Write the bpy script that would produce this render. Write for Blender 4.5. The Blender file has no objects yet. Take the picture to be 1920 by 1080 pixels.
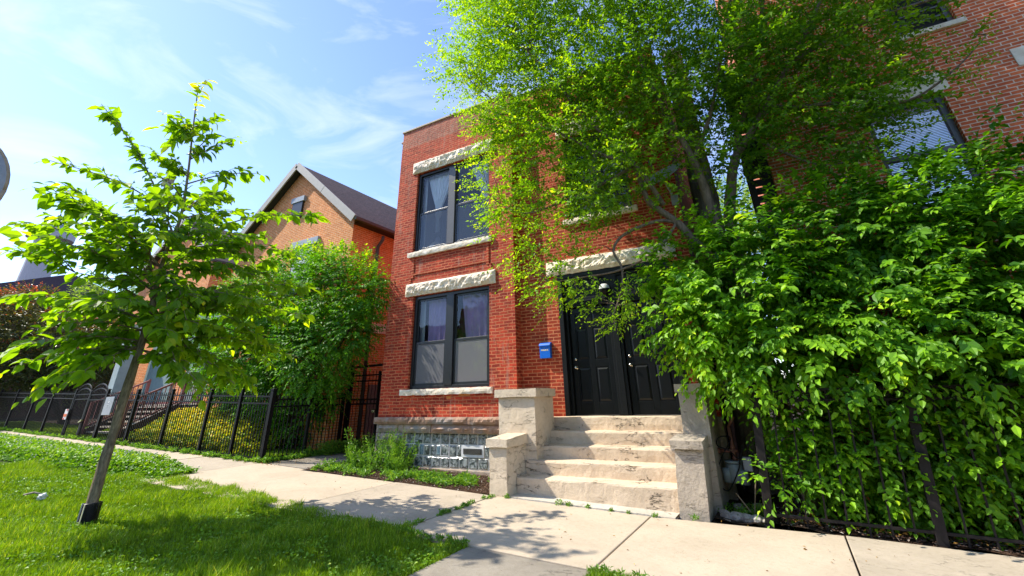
import bpy, math, random
import numpy as np
from mathutils import Vector, Matrix, noise
random.seed(7); RNG = np.random.default_rng(11)
C = bpy.context.scene.collection
scene = bpy.context.scene

# ------------------------------------------------------------------ camera
def cam_matrix(yaw, pitch, roll):
    cy, sy = math.cos(yaw), math.sin(yaw); cp, sp = math.cos(pitch), math.sin(pitch); cr, sr = math.cos(roll), math.sin(roll)
    r = np.array([cy, -sy, 0]); f = np.array([sy*cp, cy*cp, sp]); u = np.cross(r, f)
    return np.array([cr*r+sr*u, -(-sr*r+cr*u), f])
CM = cam_matrix(math.radians(-29.3), math.radians(24.2), math.radians(-1.45))
EYE = np.array([0, 0, 1.6]); FOC, PPX, PPY = 829.0, 960.0, 372.0
cam = bpy.data.cameras.new('camera'); co = bpy.data.objects.new('camera', cam); C.objects.link(co)
cam.sensor_width = 36; cam.lens = FOC/1920*36; cam.shift_x = 0; cam.shift_y = -(540-PPY)/1920
cam.clip_start = 0.05; cam.clip_end = 3000
R3 = Matrix(((CM[0][0], -CM[1][0], -CM[2][0]), (CM[0][1], -CM[1][1], -CM[2][1]), (CM[0][2], -CM[1][2], -CM[2][2])))
co.matrix_world = Matrix.Translation(EYE.tolist()) @ R3.to_4x4()
scene.camera = co

# ------------------------------------------------------------------ light
SUN_DIR = Vector((-.84, -.33, 1.0)).normalized()
w = bpy.data.worlds.new('World'); scene.world = w; w.use_nodes = True
nt = w.node_tree; nt.nodes.clear()
out = nt.nodes.new('ShaderNodeOutputWorld'); bg = nt.nodes.new('ShaderNodeBackground')
sky = nt.nodes.new('ShaderNodeTexSky'); sky.sky_type = 'NISHITA'; sky.sun_disc = False
sky.sun_elevation = math.asin(SUN_DIR.z); sky.sun_rotation = math.atan2(SUN_DIR.x, SUN_DIR.y)
sky.air_density = 1.0; sky.dust_density = 0.25; sky.ozone_density = 3.0
bg.inputs['Strength'].default_value = 0.15
# thin cirrus: part of the sky itself, laid out by direction
tc = nt.nodes.new('ShaderNodeTexCoord'); mp = nt.nodes.new('ShaderNodeMapping')
mp.inputs['Scale'].default_value = (1.0, 2.2, 5.5); mp.inputs['Rotation'].default_value = (0.25, -0.2, 0.5)
n1 = nt.nodes.new('ShaderNodeTexNoise'); n1.inputs['Scale'].default_value = 2.1; n1.inputs['Detail'].default_value = 9; n1.inputs['Roughness'].default_value = .58; n1.inputs['Distortion'].default_value = .7
cr = nt.nodes.new('ShaderNodeValToRGB'); cr.color_ramp.elements[0].position = .48; cr.color_ramp.elements[0].color = (0, 0, 0, 1); cr.color_ramp.elements[1].position = .82; cr.color_ramp.elements[1].color = (.5, .5, .5, 1)
mx = nt.nodes.new('ShaderNodeMix'); mx.data_type = 'RGBA'; mx.inputs['B'].default_value = (3.9, 4.1, 4.5, 1)
nt.links.new(tc.outputs['Generated'], mp.inputs['Vector']); nt.links.new(mp.outputs[0], n1.inputs['Vector']); nt.links.new(n1.outputs[0], cr.inputs[0])
nt.links.new(cr.outputs[0], mx.inputs['Factor']); sm = nt.nodes.new('ShaderNodeMix'); sm.data_type = 'RGBA'; sm.blend_type = 'MULTIPLY'; sm.inputs['Factor'].default_value = 1; sm.inputs['B'].default_value = (.86, .84, .93, 1)
nt.links.new(sky.outputs[0], sm.inputs['A']); nt.links.new(sm.outputs['Result'], mx.inputs['A']); nt.links.new(mx.outputs['Result'], bg.inputs['Color'])
nt.links.new(bg.outputs[0], out.inputs[0])
sl = bpy.data.lights.new('sun', 'SUN'); sl.energy = 3.25; sl.angle = math.radians(.53); sl.color = (1, .93, .81)
so = bpy.data.objects.new('sun', sl); C.objects.link(so); so.rotation_euler = SUN_DIR.to_track_quat('Z', 'Y').to_euler()
scene.view_settings.view_transform = 'Standard'; scene.view_settings.look = 'None'; scene.view_settings.gamma = 1; scene.view_settings.exposure = 1.25
scene.cycles.max_bounces = 8; scene.cycles.transparent_max_bounces = 12

# ------------------------------------------------------------------ pixel -> point on a real plane (photo is 1920x1080)
def ray(px, py): return CM.T @ np.array([(px-PPX)/FOC, (py-PPY)/FOC, 1.0])
def at(px, py, Y): v = ray(px, py); return Vector((EYE + v*Y/v[1]).tolist())
def atx(px, py, X): v = ray(px, py); return Vector((EYE + v*X/v[0]).tolist())
def atn(px, py, p, n): v = ray(px, py); n = np.array(n, float); return Vector((EYE + v*(np.dot(np.array(p)-EYE, n)/np.dot(v, n))).tolist())
def mpp(p): return abs(np.dot(CM[2], np.array(p)-EYE))/FOC      # metres per photo pixel at p
GS = -.028
def gz(x): return 0.01 + GS*x

# ------------------------------------------------------------------ object helpers
def tag(o, label=None, cat=None, group=None, kind=None):
    if label: o['label'] = label
    if cat: o['category'] = cat
    if group: o['group'] = group
    if kind: o['kind'] = kind
    return o
def thing(name, label, cat, loc=(0, 0, 0), group=None):
    o = bpy.data.objects.new(name, None); C.objects.link(o); o.location = loc; o.empty_display_size = .1
    return tag(o, label, cat, group)
def wloc(o):
    v = Vector((0, 0, 0))
    while o is not None: v += o.location; o = o.parent
    return v
def link(name, me, mat, parent=None, loc=None):
    if isinstance(mat, (list, tuple)):
        for m in mat: me.materials.append(m)
    elif mat: me.materials.append(mat)
    o = bpy.data.objects.new(name, me); C.objects.link(o)
    off = None
    if parent is not None: o.parent = parent; off = wloc(parent)
    elif loc is not None: off = Vector(loc); o.location = loc
    if off is not None: me.transform(Matrix.Translation(-off))
    return o

class MB:
    def __init__(s): s.v = []; s.f = []; s.m = []
    def add(s, vs, fs, mi=0):
        b = len(s.v); s.v += [tuple(v) for v in vs]; s.f += [tuple(b+i for i in f) for f in fs]; s.m += [mi]*len(fs)
    def quad(s, a, b, c, d, mi=0): s.add([a, b, c, d], [(0, 1, 2, 3)], mi)
    def box(s, x0, x1, y0, y1, z0, z1, mi=0):
        s.add([(x0, y0, z0), (x1, y0, z0), (x1, y1, z0), (x0, y1, z0), (x0, y0, z1), (x1, y0, z1), (x1, y1, z1), (x0, y1, z1)],
              [(0, 3, 2, 1), (4, 5, 6, 7), (0, 1, 5, 4), (1, 2, 6, 5), (2, 3, 7, 6), (3, 0, 4, 7)], mi); return s
    def hexa(s, p, mi=0):
        s.add(p, [(0, 3, 2, 1), (4, 5, 6, 7), (0, 1, 5, 4), (1, 2, 6, 5), (2, 3, 7, 6), (3, 0, 4, 7)], mi); return s
    def bar(s, a, b, w, h=None, mi=0, up=(0, 0, 1)):
        a = Vector(a); b = Vector(b); d = (b-a).normalized(); h = h or w
        u = Vector(up)
        if abs(d.dot(u)) > .99: u = Vector((0, 1, 0))
        r = d.cross(u).normalized()*w/2; t = r.cross(d).normalized()*h/2
        s.add([a-r-t, a+r-t, a+r+t, a-r+t, b-r-t, b+r-t, b+r+t, b-r+t], [(0, 1, 2, 3), (7, 6, 5, 4), (0, 4, 5, 1), (1, 5, 6, 2), (2, 6, 7, 3), (3, 7, 4, 0)], mi); return s
    def tube(s, pts, rads, n=8, mi=0, cap=True, wob=0):
        pts = [Vector(p) for p in pts]; b0 = len(s.v); u = Vector((0, 0, 1))
        if isinstance(rads, (int, float)): rads = [rads]*len(pts)
        vs = []; fs = []; prev = None
        for i, p in enumerate(pts):
            d = (pts[min(i+1, len(pts)-1)]-pts[max(i-1, 0)])
            d = d.normalized() if d.length > 1e-9 else Vector((0, 0, 1))
            if prev is None: x = d.orthogonal().normalized()
            else:
                x = prev - d*prev.dot(d); x = x.normalized() if x.length > 1e-6 else d.orthogonal().normalized()
            prev = x; y = d.cross(x)
            for k in range(n):
                a = 2*math.pi*k/n; rr = rads[i]*(1+(wob*noise.noise(Vector((k*1.7, p.z*3+p.x, p.y))) if wob else 0))
                vs.append(p+(x*math.cos(a)+y*math.sin(a))*rr)
        for i in range(len(pts)-1):
            for k in range(n):
                k2 = (k+1) % n; fs.append((i*n+k, i*n+k2, (i+1)*n+k2, (i+1)*n+k))
        if cap: fs.append(tuple(range(n-1, -1, -1))); fs.append(tuple((len(pts)-1)*n+k for k in range(n)))
        s.add(vs, fs, mi); return s
    def lathe(s, prof, c, axis='z', n=20, mi=0):
        vs = []; fs = []
        for r, h in prof:
            for k in range(n):
                a = 2*math.pi*k/n; x, y = r*math.cos(a), r*math.sin(a)
                vs.append({'z': (c[0]+x, c[1]+y, c[2]+h), 'y': (c[0]+x, c[1]+h, c[2]+y), 'x': (c[0]+h, c[1]+x, c[2]+y)}[axis])
        for i in range(len(prof)-1):
            for k in range(n):
                k2 = (k+1) % n; q = (i*n+k, i*n+k2, (i+1)*n+k2, (i+1)*n+k)
                fs.append(q if axis == 'z' else q[::-1])
        s.add(vs, fs, mi); return s
    def build(s, name, mat, parent=None, smooth=False, bevel=0, loc=None):
        me = bpy.data.meshes.new(name); me.from_pydata(s.v, [], s.f); me.update()
        uv = me.uv_layers.new(name='uv'); vco = np.array(s.v, dtype=np.float32) if s.v else np.zeros((0, 3))
        for p in me.polygons:
            n = p.normal; ax = max(range(3), key=lambda i: abs(n[i]))
            for li in p.loop_indices:
                c = vco[me.loops[li].vertex_index]
                uv.data[li].uv = (c[1], c[2]) if ax == 0 else ((c[0], c[2]) if ax == 1 else (c[0], c[1]))
            p.material_index = s.m[p.index]; p.use_smooth = smooth
        o = link(name, me, mat, parent, loc)
        if bevel:
            b = o.modifiers.new('bevel', 'BEVEL'); b.width = bevel; b.segments = 2; b.limit_method = 'ANGLE'; b.angle_limit = .7
        return o

def nmesh(name, V, tile_faces, ntile, nv, var=None, smooth=False):
    """mesh from numpy vertices V (N*nv,3) and a per-tile face list repeated"""
    me = bpy.data.meshes.new(name)
    lens = np.array([len(f) for f in tile_faces]); flat = np.concatenate([np.array(f) for f in tile_faces])
    idx = (flat[None, :]+(np.arange(ntile)*nv)[:, None]).ravel().astype(np.int32)
    tot = np.tile(lens, ntile); start = np.concatenate([[0], np.cumsum(tot)[:-1]]).astype(np.int32)
    me.vertices.add(len(V)); me.vertices.foreach_set('co', V.astype(np.float32).ravel())
    me.loops.add(len(idx)); me.loops.foreach_set('vertex_index', idx)
    me.polygons.add(len(tot)); me.polygons.foreach_set('loop_start', start)
    try: me.polygons.foreach_set('loop_total', tot.astype(np.int32))
    except Exception: pass
    me.polygons.foreach_set('use_smooth', np.full(len(tot), smooth))
    me.update(calc_edges=True); me.validate()
    if var is not None:
        a = me.attributes.new('var', 'FLOAT', 'POINT'); a.data.foreach_set('value', np.repeat(var, nv).astype(np.float32))
    return me

# ------------------------------------------------------------------ materials
def mat(name, build):
    m = bpy.data.materials.new(name); m.use_nodes = True; t = m.node_tree; t.nodes.clear()
    o = t.nodes.new('ShaderNodeOutputMaterial'); build(t, o); return m
def N(t, k, **kw):
    n = t.nodes.new('ShaderNode'+k)
    for a, b in kw.items():
        if a.startswith('i_'): n.inputs[a[2:].replace('_', ' ')].default_value = b
        else: setattr(n, a, b)
    return n
def L(t, a, b): t.links.new(a, b)
def rgba(c): return (c[0], c[1], c[2], 1)
def mixc(t, fac, a, b, mode='MIX'):
    n = N(t, 'Mix', data_type='RGBA', blend_type=mode)
    for s, v in (('Factor', fac), ('A', a), ('B', b)):
        if isinstance(v, bpy.types.NodeSocket): L(t, v, n.inputs[s])
        elif isinstance(v, (int, float)): n.inputs[s].default_value = v
        else: n.inputs[s].default_value = rgba(v)
    return n.outputs['Result']
def ramp(t, fac, p0, p1, c0=(0, 0, 0), c1=(1, 1, 1)):
    r = N(t, 'ValToRGB'); r.color_ramp.elements[0].position = p0; r.color_ramp.elements[1].position = p1
    r.color_ramp.elements[0].color = rgba(c0); r.color_ramp.elements[1].color = rgba(c1); L(t, fac, r.inputs[0]); return r.outputs[0]
def nz(t, scale, vec=None, detail=6, rough=.6, dist=0):
    n = N(t, 'TexNoise', i_Scale=scale, i_Detail=detail, i_Roughness=rough, i_Distortion=dist)
    if vec is not None: L(t, vec, n.inputs['Vector'])
    return n.outputs[0]
def math_(t, op, a, b=0.0):
    n = N(t, 'Math', operation=op)
    for i, v in enumerate((a, b)):
        if isinstance(v, bpy.types.NodeSocket): L(t, v, n.inputs[i])
        else: n.inputs[i].default_value = v
    return n.outputs[0]
def finish(t, o, col, rough=.8, bumps=(), spec=.3, metal=0.0):
    p = N(t, 'BsdfPrincipled', i_Roughness=.8)
    if isinstance(col, bpy.types.NodeSocket): L(t, col, p.inputs['Base Color'])
    else: p.inputs['Base Color'].default_value = rgba(col)
    if isinstance(rough, bpy.types.NodeSocket): L(t, rough, p.inputs['Roughness'])
    else: p.inputs['Roughness'].default_value = rough
    p.inputs['Specular IOR Level'].default_value = spec; p.inputs['Metallic'].default_value = metal
    prev = None
    for h, d, s in bumps:
        b = N(t, 'Bump'); b.inputs['Distance'].default_value = d; b.inputs['Strength'].default_value = s; L(t, h, b.inputs['Height'])
        if prev: L(t, prev, b.inputs['Normal'])
        prev = b.outputs[0]
    if prev: L(t, prev, p.inputs['Normal'])
    L(t, p.outputs[0], o.inputs[0]); return p
def coord(t, kind='Object'): return N(t, 'TexCoord').outputs[kind]
def world_pos(t): return N(t, 'NewGeometry').outputs['Position']

def brick_mat(name, c1, c2, mortar, bw=.213, rh=.0683, ms=.008, bumpd=.012, wob=0.0, light_above=None, stains=0.0, smooth=.1, patch=None, bias=0.0):
    def b(t, o):
        uv = N(t, 'UVMap', uv_map='uv').outputs[0]; P = world_pos(t)
        vec = uv
        if wob:
            s = N(t, 'VectorMath', operation='SCALE'); s.inputs['Scale'].default_value = wob
            nn = N(t, 'TexNoise', i_Scale=5.5, i_Detail=3); L(t, uv, nn.inputs['Vector'])
            sb = N(t, 'VectorMath', operation='SUBTRACT'); L(t, nn.outputs['Color'], sb.inputs[0]); sb.inputs[1].default_value = (.5, .5, .5)
            L(t, sb.outputs[0], s.inputs[0]); ad = N(t, 'VectorMath', operation='ADD'); L(t, uv, ad.inputs[0]); L(t, s.outputs[0], ad.inputs[1]); vec = ad.outputs[0]
        br = N(t, 'TexBrick', offset=.5, squash=1.0); br.inputs['Scale'].default_value = 1
        br.inputs['Brick Width'].default_value = bw; br.inputs['Row Height'].default_value = rh; br.inputs['Mortar Size'].default_value = ms
        br.inputs['Mortar Smooth'].default_value = smooth; br.inputs['Bias'].default_value = bias
        br.inputs['Color1'].default_value = rgba(c1); br.inputs['Color2'].default_value = rgba(c2); br.inputs['Mortar'].default_value = rgba(mortar)
        L(t, vec, br.inputs['Vector']); col = br.outputs['Color']
        fine = nz(t, 60, P, 4); big = nz(t, .9, P, 5, .6, .5); mid = nz(t, 7, P, 6, .65)
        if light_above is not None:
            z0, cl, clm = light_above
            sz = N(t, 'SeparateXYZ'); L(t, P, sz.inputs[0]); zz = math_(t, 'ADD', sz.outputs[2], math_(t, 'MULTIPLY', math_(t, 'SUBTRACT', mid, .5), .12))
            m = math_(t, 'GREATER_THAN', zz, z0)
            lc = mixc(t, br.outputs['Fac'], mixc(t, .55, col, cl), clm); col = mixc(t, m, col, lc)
        col = mixc(t, ramp(t, mid, .35, .7), col, mixc(t, 1, col, (.70, .62, .60), 'MULTIPLY'))
        col = mixc(t, ramp(t, big, .42, .7), col, mixc(t, 1, col, (1.3, 1.15, 1.05), 'MULTIPLY'))
        if stains:
            mpn = N(t, 'Mapping'); mpn.inputs['Scale'].default_value = (3.0, 3.0, .5); L(t, P, mpn.inputs[0])
            st = nz(t, 2.3, mpn.outputs[0], 6, .7)
            col = mixc(t, math_(t, 'MULTIPLY', ramp(t, st, .57, .78), stains), col, (.42, .27, .2))
            col = mixc(t, math_(t, 'MULTIPLY', ramp(t, nz(t, 3.3, mpn.outputs[0], 6, .7), .60, .74), stains*1.3), col, (.07, .018, .014))
        h = math_(t, 'SUBTRACT', 1.0, br.outputs['Fac'])
        finish(t, o, col, .82, [(h, bumpd, 1.0), (mid, .018 if wob else .004, .8), (fine, .002, .8)], .25)
    return mat(name, b)

def stone_mat(name, c1, c2, c3, sc=6, bd=.01, rough=.85):
    def b(t, o):
        P = world_pos(t); n = nz(t, sc, P, 8, .65, .3); m = nz(t, sc*.35, P, 5, .6); f = nz(t, sc*9, P, 5)
        col = mixc(t, ramp(t, n, .38, .66), c1, c2); col = mixc(t, ramp(t, m, .5, .68), col, c3)
        finish(t, o, col, rough, [(n, bd, 1), (f, bd*.2, .8)], .2)
    return mat(name, b)
def concrete_mat(name, base, dark, speck=True, crack=0.0, bd=.003, stain=(.20, .15, .10), stf=.5):
    def b(t, o):
        P = world_pos(t); n = nz(t, 1.3, P, 8, .65, .4); f = nz(t, 140, P, 3, .7); g = nz(t, 18, P, 6, .7)
        col = mixc(t, ramp(t, n, .38, .72), base, dark)
        col = mixc(t, ramp(t, g, .5, .8), col, mixc(t, 1, col, (.8, .78, .74), 'MULTIPLY'))
        col = mixc(t, math_(t, 'MULTIPLY', ramp(t, f, .42, .72), .35), col, dark)
        col = mixc(t, math_(t, 'MULTIPLY', ramp(t, nz(t, 4.5, P, 9, .75, 1.2), .60, .72), stf), col, stain)
        bumps = [(g, bd*2.5, .9), (f, bd*.5, .8)]
        if crack:
            mq = N(t, 'Mapping'); mq.inputs['Scale'].default_value = (.7, .9, 2.6); L(t, P, mq.inputs[0])
            cn_ = nz(t, 1.5, mq.outputs[0], 9, .62, .3); ab = math_(t, 'ABSOLUTE', math_(t, 'SUBTRACT', cn_, .5))
            cm = ramp(t, ab, .0015, .0055, (1, 1, 1), (0, 0, 0)); gate = ramp(t, nz(t, 1.3, P, 3), .47, .53)
            fac = math_(t, 'MULTIPLY', math_(t, 'MULTIPLY', cm, gate), crack); col = mixc(t, fac, col, (.035, .028, .02))
            bumps.append((math_(t, 'SUBTRACT', 1.0, fac), .01, 1))
        if speck:
            v = N(t, 'TexVoronoi', i_Scale=9.0); L(t, P, v.inputs['Vector'])
            col = mixc(t, math_(t, 'MULTIPLY', ramp(t, v.outputs['Distance'], .035, .06, (1, 1, 1), (0, 0, 0)), .7), col, (.05, .035, .02))
        finish(t, o, col, .9, bumps, .2)
    return mat(name, b)
def plain(name, col, rough=.5, nsc=20, var=.15, bd=0.0, metal=0.0, spec=.4):
    def b(t, o):
        P = world_pos(t); n = nz(t, nsc, P, 6, .6)
        c = mixc(t, ramp(t, n, .3, .75), col, tuple(max(0, x*(1-var*2)) for x in col))
        finish(t, o, c, rough, [(n, bd, .8)] if bd else [], spec, metal)
    return mat(name, b)
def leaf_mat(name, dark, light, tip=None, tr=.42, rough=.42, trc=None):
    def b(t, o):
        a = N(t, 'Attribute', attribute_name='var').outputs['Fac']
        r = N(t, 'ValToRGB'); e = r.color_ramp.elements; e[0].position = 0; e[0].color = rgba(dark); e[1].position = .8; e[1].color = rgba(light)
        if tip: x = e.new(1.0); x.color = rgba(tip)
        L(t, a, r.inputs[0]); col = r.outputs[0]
        P = world_pos(t); col = mixc(t, ramp(t, nz(t, 1.6, P, 3), .4, .65), col, mixc(t, 1, col, (.8, .86, .8), 'MULTIPLY'))
        p = N(t, 'BsdfPrincipled', i_Roughness=rough); L(t, col, p.inputs['Base Color']); p.inputs['Specular IOR Level'].default_value = .35
        tl = N(t, 'BsdfTranslucent'); L(t, mixc(t, 1, col, trc or (1.9, 1.75, .8), 'MULTIPLY'), tl.inputs[0])
        ms = N(t, 'MixShader'); ms.inputs[0].default_value = tr; L(t, p.outputs[0], ms.inputs[1]); L(t, tl.outputs[0], ms.inputs[2]); L(t, ms.outputs[0], o.inputs[0])
    return mat(name, b)
def glass_mat(name, tint=(.02, .03, .035), op=.35):
    def b(t, o):
        g = N(t, 'BsdfGlossy', i_Roughness=.02); g.inputs[0].default_value = (.9, .95, 1, 1)
        tr = N(t, 'BsdfTransparent'); tr.inputs[0].default_value = (.93, .95, .96, 1)
        d = N(t, 'BsdfDiffuse'); d.inputs[0].default_value = rgba(tint)
        a = N(t, 'MixShader'); a.inputs[0].default_value = op; L(t, tr.outputs[0], a.inputs[1]); L(t, d.outputs[0], a.inputs[2])
        f = N(t, 'Fresnel', i_IOR=1.6); wv = N(t, 'Bump'); wv.inputs['Distance'].default_value = .004; wv.inputs['Strength'].default_value = .35; L(t, nz(t, 3, world_pos(t), 2), wv.inputs['Height']); L(t, wv.outputs[0], g.inputs['Normal'])
        x = N(t, 'MixShader'); L(t, math_(t, 'MULTIPLY', f.outputs[0], .8), x.inputs[0]); L(t, a.outputs[0], x.inputs[1]); L(t, g.outputs[0], x.inputs[2]); L(t, x.outputs[0], o.inputs[0])
    return mat(name, b)
def bark_mat(name, c1, c2, sc=14, bd=.012, stretch=.22):
    def b(t, o):
        P = world_pos(t); mpn = N(t, 'Mapping'); mpn.inputs['Scale'].default_value = (1, 1, stretch); L(t, P, mpn.inputs[0])
        n = nz(t, sc, mpn.outputs[0], 8, .7, .6); f = nz(t, 60, P, 4)
        finish(t, o, mixc(t, ramp(t, n, .35, .65), c1, c2), .92, [(n, bd, 1), (f, .002, 1)], .15)
    return mat(name, b)

M = {}
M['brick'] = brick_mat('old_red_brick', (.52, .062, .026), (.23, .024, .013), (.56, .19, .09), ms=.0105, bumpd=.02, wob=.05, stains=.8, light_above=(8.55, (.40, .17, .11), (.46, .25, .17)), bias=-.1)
M['brick_in'] = brick_mat('red_brick_recess', (.46, .062, .022), (.28, .034, .014), (.60, .22, .10), ms=.010, bumpd=.009, wob=.012, stains=.3)
M['brick_orange'] = brick_mat('orange_brick', (.78, .28, .08), (.68, .22, .06), (.84, .56, .32), ms=.009, bumpd=.006, rh=.0683)
M['brick_right'] = brick_mat('new_red_brick', (.72, .18, .06), (.56, .115, .042), (.76, .60, .46), bw=.213, rh=.0683, ms=.0085, bumpd=.006)
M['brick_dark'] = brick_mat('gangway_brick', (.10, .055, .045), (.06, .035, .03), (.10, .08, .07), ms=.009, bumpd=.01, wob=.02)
M['lime'] = stone_mat('limestone', (.84, .74, .60), (.66, .54, .39), (.90, .83, .72), 9, .012)
M['sand'] = stone_mat('brown_foundation_stone', (.42, .27, .19), (.26, .16, .11), (.30, .27, .25), 7, .02)
M['sand2'] = stone_mat('grey_foundation_stone', (.45, .36, .28), (.30, .22, .16), (.24, .26, .26), 7, .02)
M['stucco'] = concrete_mat('parged_plinth', (.72, .60, .45), (.56, .46, .33), False, .6, .006, stf=.25)
M['stucco_r'] = concrete_mat('parged_plinth_grey', (.52, .44, .34), (.38, .32, .25), False, .5, .008, stf=.35)
M['step'] = concrete_mat('worn_concrete_step', (.72, .58, .42), (.56, .44, .31), False, 1.0, .006, stain=(.16, .12, .08), stf=.6)
M['walk'] = concrete_mat('sidewalk_concrete', (.56, .46, .34), (.45, .37, .27), True, 0, .0022, stain=(.36, .29, .2), stf=.35)
M['walk_dark'] = concrete_mat('old_sidewalk_concrete', (.34, .30, .24), (.22, .19, .15), True, .3, .004, stf=.4)
M['apron'] = concrete_mat('patched_apron', (.62, .57, .48), (.44, .38, .3), False, .8, .006)
M['soil'] = plain('dark_soil', (.055, .038, .026), .95, 30, .3, .02, spec=.1)
M['mulch'] = plain('brown_mulch', (.10, .058, .036), .95, 45, .35, .03, spec=.1)
M['turf'] = plain('turf_soil', (.06, .09, .02), .95, 12, .3, .01, spec=.05)
M['blackmetal'] = plain('black_painted_iron', (.006, .006, .007), .5, 60, .2, .0006, spec=.2)
M['brownmetal'] = plain('weathered_black_iron', (.018, .014, .014), .55, 50, .3, .001, spec=.3)
M['frame'] = plain('charcoal_window_frame', (.022, .024, .026), .33, 30, .1, 0, spec=.5)
M['frame_light'] = plain('grey_window_trim', (.11, .105, .10), .35, 30, .1, 0, spec=.5)
M['door'] = plain('black_door_paint', (.007, .008, .009), .3, 8, .2, .0012, spec=.28)
M['doorframe'] = plain('black_frame_paint', (.008, .009, .009), .4, 40, .3, .002, spec=.28)
M['chrome'] = plain('satin_nickel', (.65, .6, .52), .22, 20, .05, 0, 1.0)
M['blue'] = plain('blue_mailbox_paint', (.004, .13, .62), .35, 20, .05, 0, spec=.5)
M['gold'] = plain('cream_lettering', (.9, .8, .55), .5)
M['white'] = plain('white_paint', (.75, .75, .74), .5, 12, .06)
M['grey'] = plain('pale_grey_metal', (.36, .39, .42), .45, 15, .12)
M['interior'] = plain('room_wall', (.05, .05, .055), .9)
M['screen'] = glass_mat('insect_screen', (.19, .19, .195), .85)
M['screen_dark'] = glass_mat('dark_insect_screen', (.05, .058, .07), .6)
M['glass'] = glass_mat('window_glass', (.03, .04, .05), .05)
M['curtain_w'] = plain('white_voile', (.9, .92, .94), .8, 6, .05)
M['curtain_p'] = plain('lilac_curtain', (.62, .46, .74), .8, 6, .12)
M['curtain_g'] = plain('pale_blind', (.52, .56, .60), .7, 6, .05)
M['coping'] = plain('tan_coping', (.46, .36, .24), .7, 20, .15, .002)
def glassblock(t, o):
    P = world_pos(t); n = nz(t, 15, P, 3, .5, .8)
    finish(t, o, mixc(t, ramp(t, n, .42, .6), (.05, .062, .068), (.33, .36, .36)), .08, [(n, .012, 1)], .9)
M['gblock'] = mat('glass_block', glassblock)
M['gblock_clear'] = mat('glass_block_blue', lambda t, o: finish(t, o, mixc(t, ramp(t, nz(t, 30, world_pos(t), 4), .4, .65), (.10, .19, .25), (.32, .42, .48)), .1, [(nz(t, 30, world_pos(t), 4), .01, 1)], .9))
def shingles(t, o):
    uv = N(t, 'UVMap', uv_map='uv').outputs[0]; br = N(t, 'TexBrick', offset=.5); br.inputs['Scale'].default_value = 1
    br.inputs['Brick Width'].default_value = .3; br.inputs['Row Height'].default_value = .14; br.inputs['Mortar Size'].default_value = .008
    br.inputs['Color1'].default_value = (.085, .06, .065, 1); br.inputs['Color2'].default_value = (.045, .035, .038, 1); br.inputs['Mortar'].default_value = (.02, .016, .016, 1); L(t, uv, br.inputs['Vector'])
    col = mixc(t, ramp(t, nz(t, 14, world_pos(t), 5), .4, .7), br.outputs[0], (.12, .075, .075))
    finish(t, o, col, .9, [(br.outputs['Fac'], .01, 1)], .2)
M['shingle'] = mat('asphalt_shingles', shingles)
M['fascia'] = plain('taupe_fascia', (.40, .37, .32), .55, 10, .08)
M['gutter'] = plain('bronze_gutter', (.085, .072, .06), .45, 10, .1)
M['soffit'] = plain('dark_soffit', (.035, .032, .035), .6)
M['teal_wall'] = plain('grey_green_siding', (.22, .30, .29), .7, 6, .1)
M['mauve'] = plain('dusty_red_wood', (.28, .10, .10), .6, 14, .15)
M['darkwood'] = plain('dark_brown_wood', (.055, .026, .026), .6, 14, .2)
M['tread'] = plain('pale_stair_tread', (.52, .46, .38), .8, 14, .1)
M['bluewall'] = plain('pale_blue_siding', (.36, .44, .62), .7, 6, .1)
M['darkroof'] = plain('dark_brown_roof', (.075, .045, .055), .9, 16, .2, .004)
M['dome'] = plain('grey_blue_dome', (.30, .35, .42), .55, 4, .15)
M['bark_sap'] = bark_mat('sapling_bark', (.36, .28, .19), (.12, .09, .06), 28, .012, .3)
M['bark_elm'] = bark_mat('elm_bark', (.28, .20, .14), (.11, .08, .055), 16, .012)
M['bark_grey'] = bark_mat('deep_furrowed_bark', (.42, .36, .36), (.10, .08, .08), 9, .05, .12)
M['bark_dark'] = bark_mat('dark_bark', (.06, .045, .035), (.025, .02, .016), 14, .02)
M['leaf_sap'] = leaf_mat('sapling_leaf', (.07, .17, .014), (.22, .37, .018), (.5, .48, .02), .6, .42, (2.3, 2.1, .3))
M['leaf_elm'] = leaf_mat('elm_leaf', (.08, .20, .010), (.27, .46, .014), (.50, .60, .03), .52, .5, (1.9, 1.8, .3))
M['leaf_hedge'] = leaf_mat('broad_leaf', (.045, .16, .008), (.26, .50, .012), (.58, .74, .03), .34, .5, (1.6, 1.7, .3))
M['leaf_bush'] = leaf_mat('bush_leaf', (.035, .14, .010), (.17, .40, .012), (.55, .66, .03), .4, .5, (1.7, 1.7, .3))
M['leaf_red'] = leaf_mat('red_tinged_leaf', (.03, .055, .02), (.15, .16, .03), (.62, .13, .06), .3, .4, (1.5, 1.3, .7))
M['leaf_bg'] = leaf_mat('far_leaf', (.10, .2, .02), (.3, .45, .04), (.5, .6, .06), .45)
M['leaf_weed'] = leaf_mat('weed_leaf', (.07, .19, .02), (.20, .38, .035), (.36, .52, .06), .35)
M['grass'] = leaf_mat('grass_blade', (.10, .19, .010), (.31, .47, .015), (.62, .62, .10), .35, .5, (1.5, 1.5, .3))
M['clover'] = leaf_mat('clover_leaf', (.07, .19, .010), (.24, .44, .02), (.45, .58, .05), .3, .5, (1.5, 1.5, .3))
M['flower_y'] = leaf_mat('yellow_leaf', (.16, .32, .02), (.66, .62, .03), (.95, .72, .05), .35, .5, (1.3, 1.2, .5))
M['flower_w'] = plain('white_clover_head', (.75, .72, .66), .8)
M['dead_leaf'] = leaf_mat('fallen_leaf', (.16, .07, .02), (.42, .22, .03), (.6, .38, .05), .2, .7, (1, 1, 1))
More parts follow.
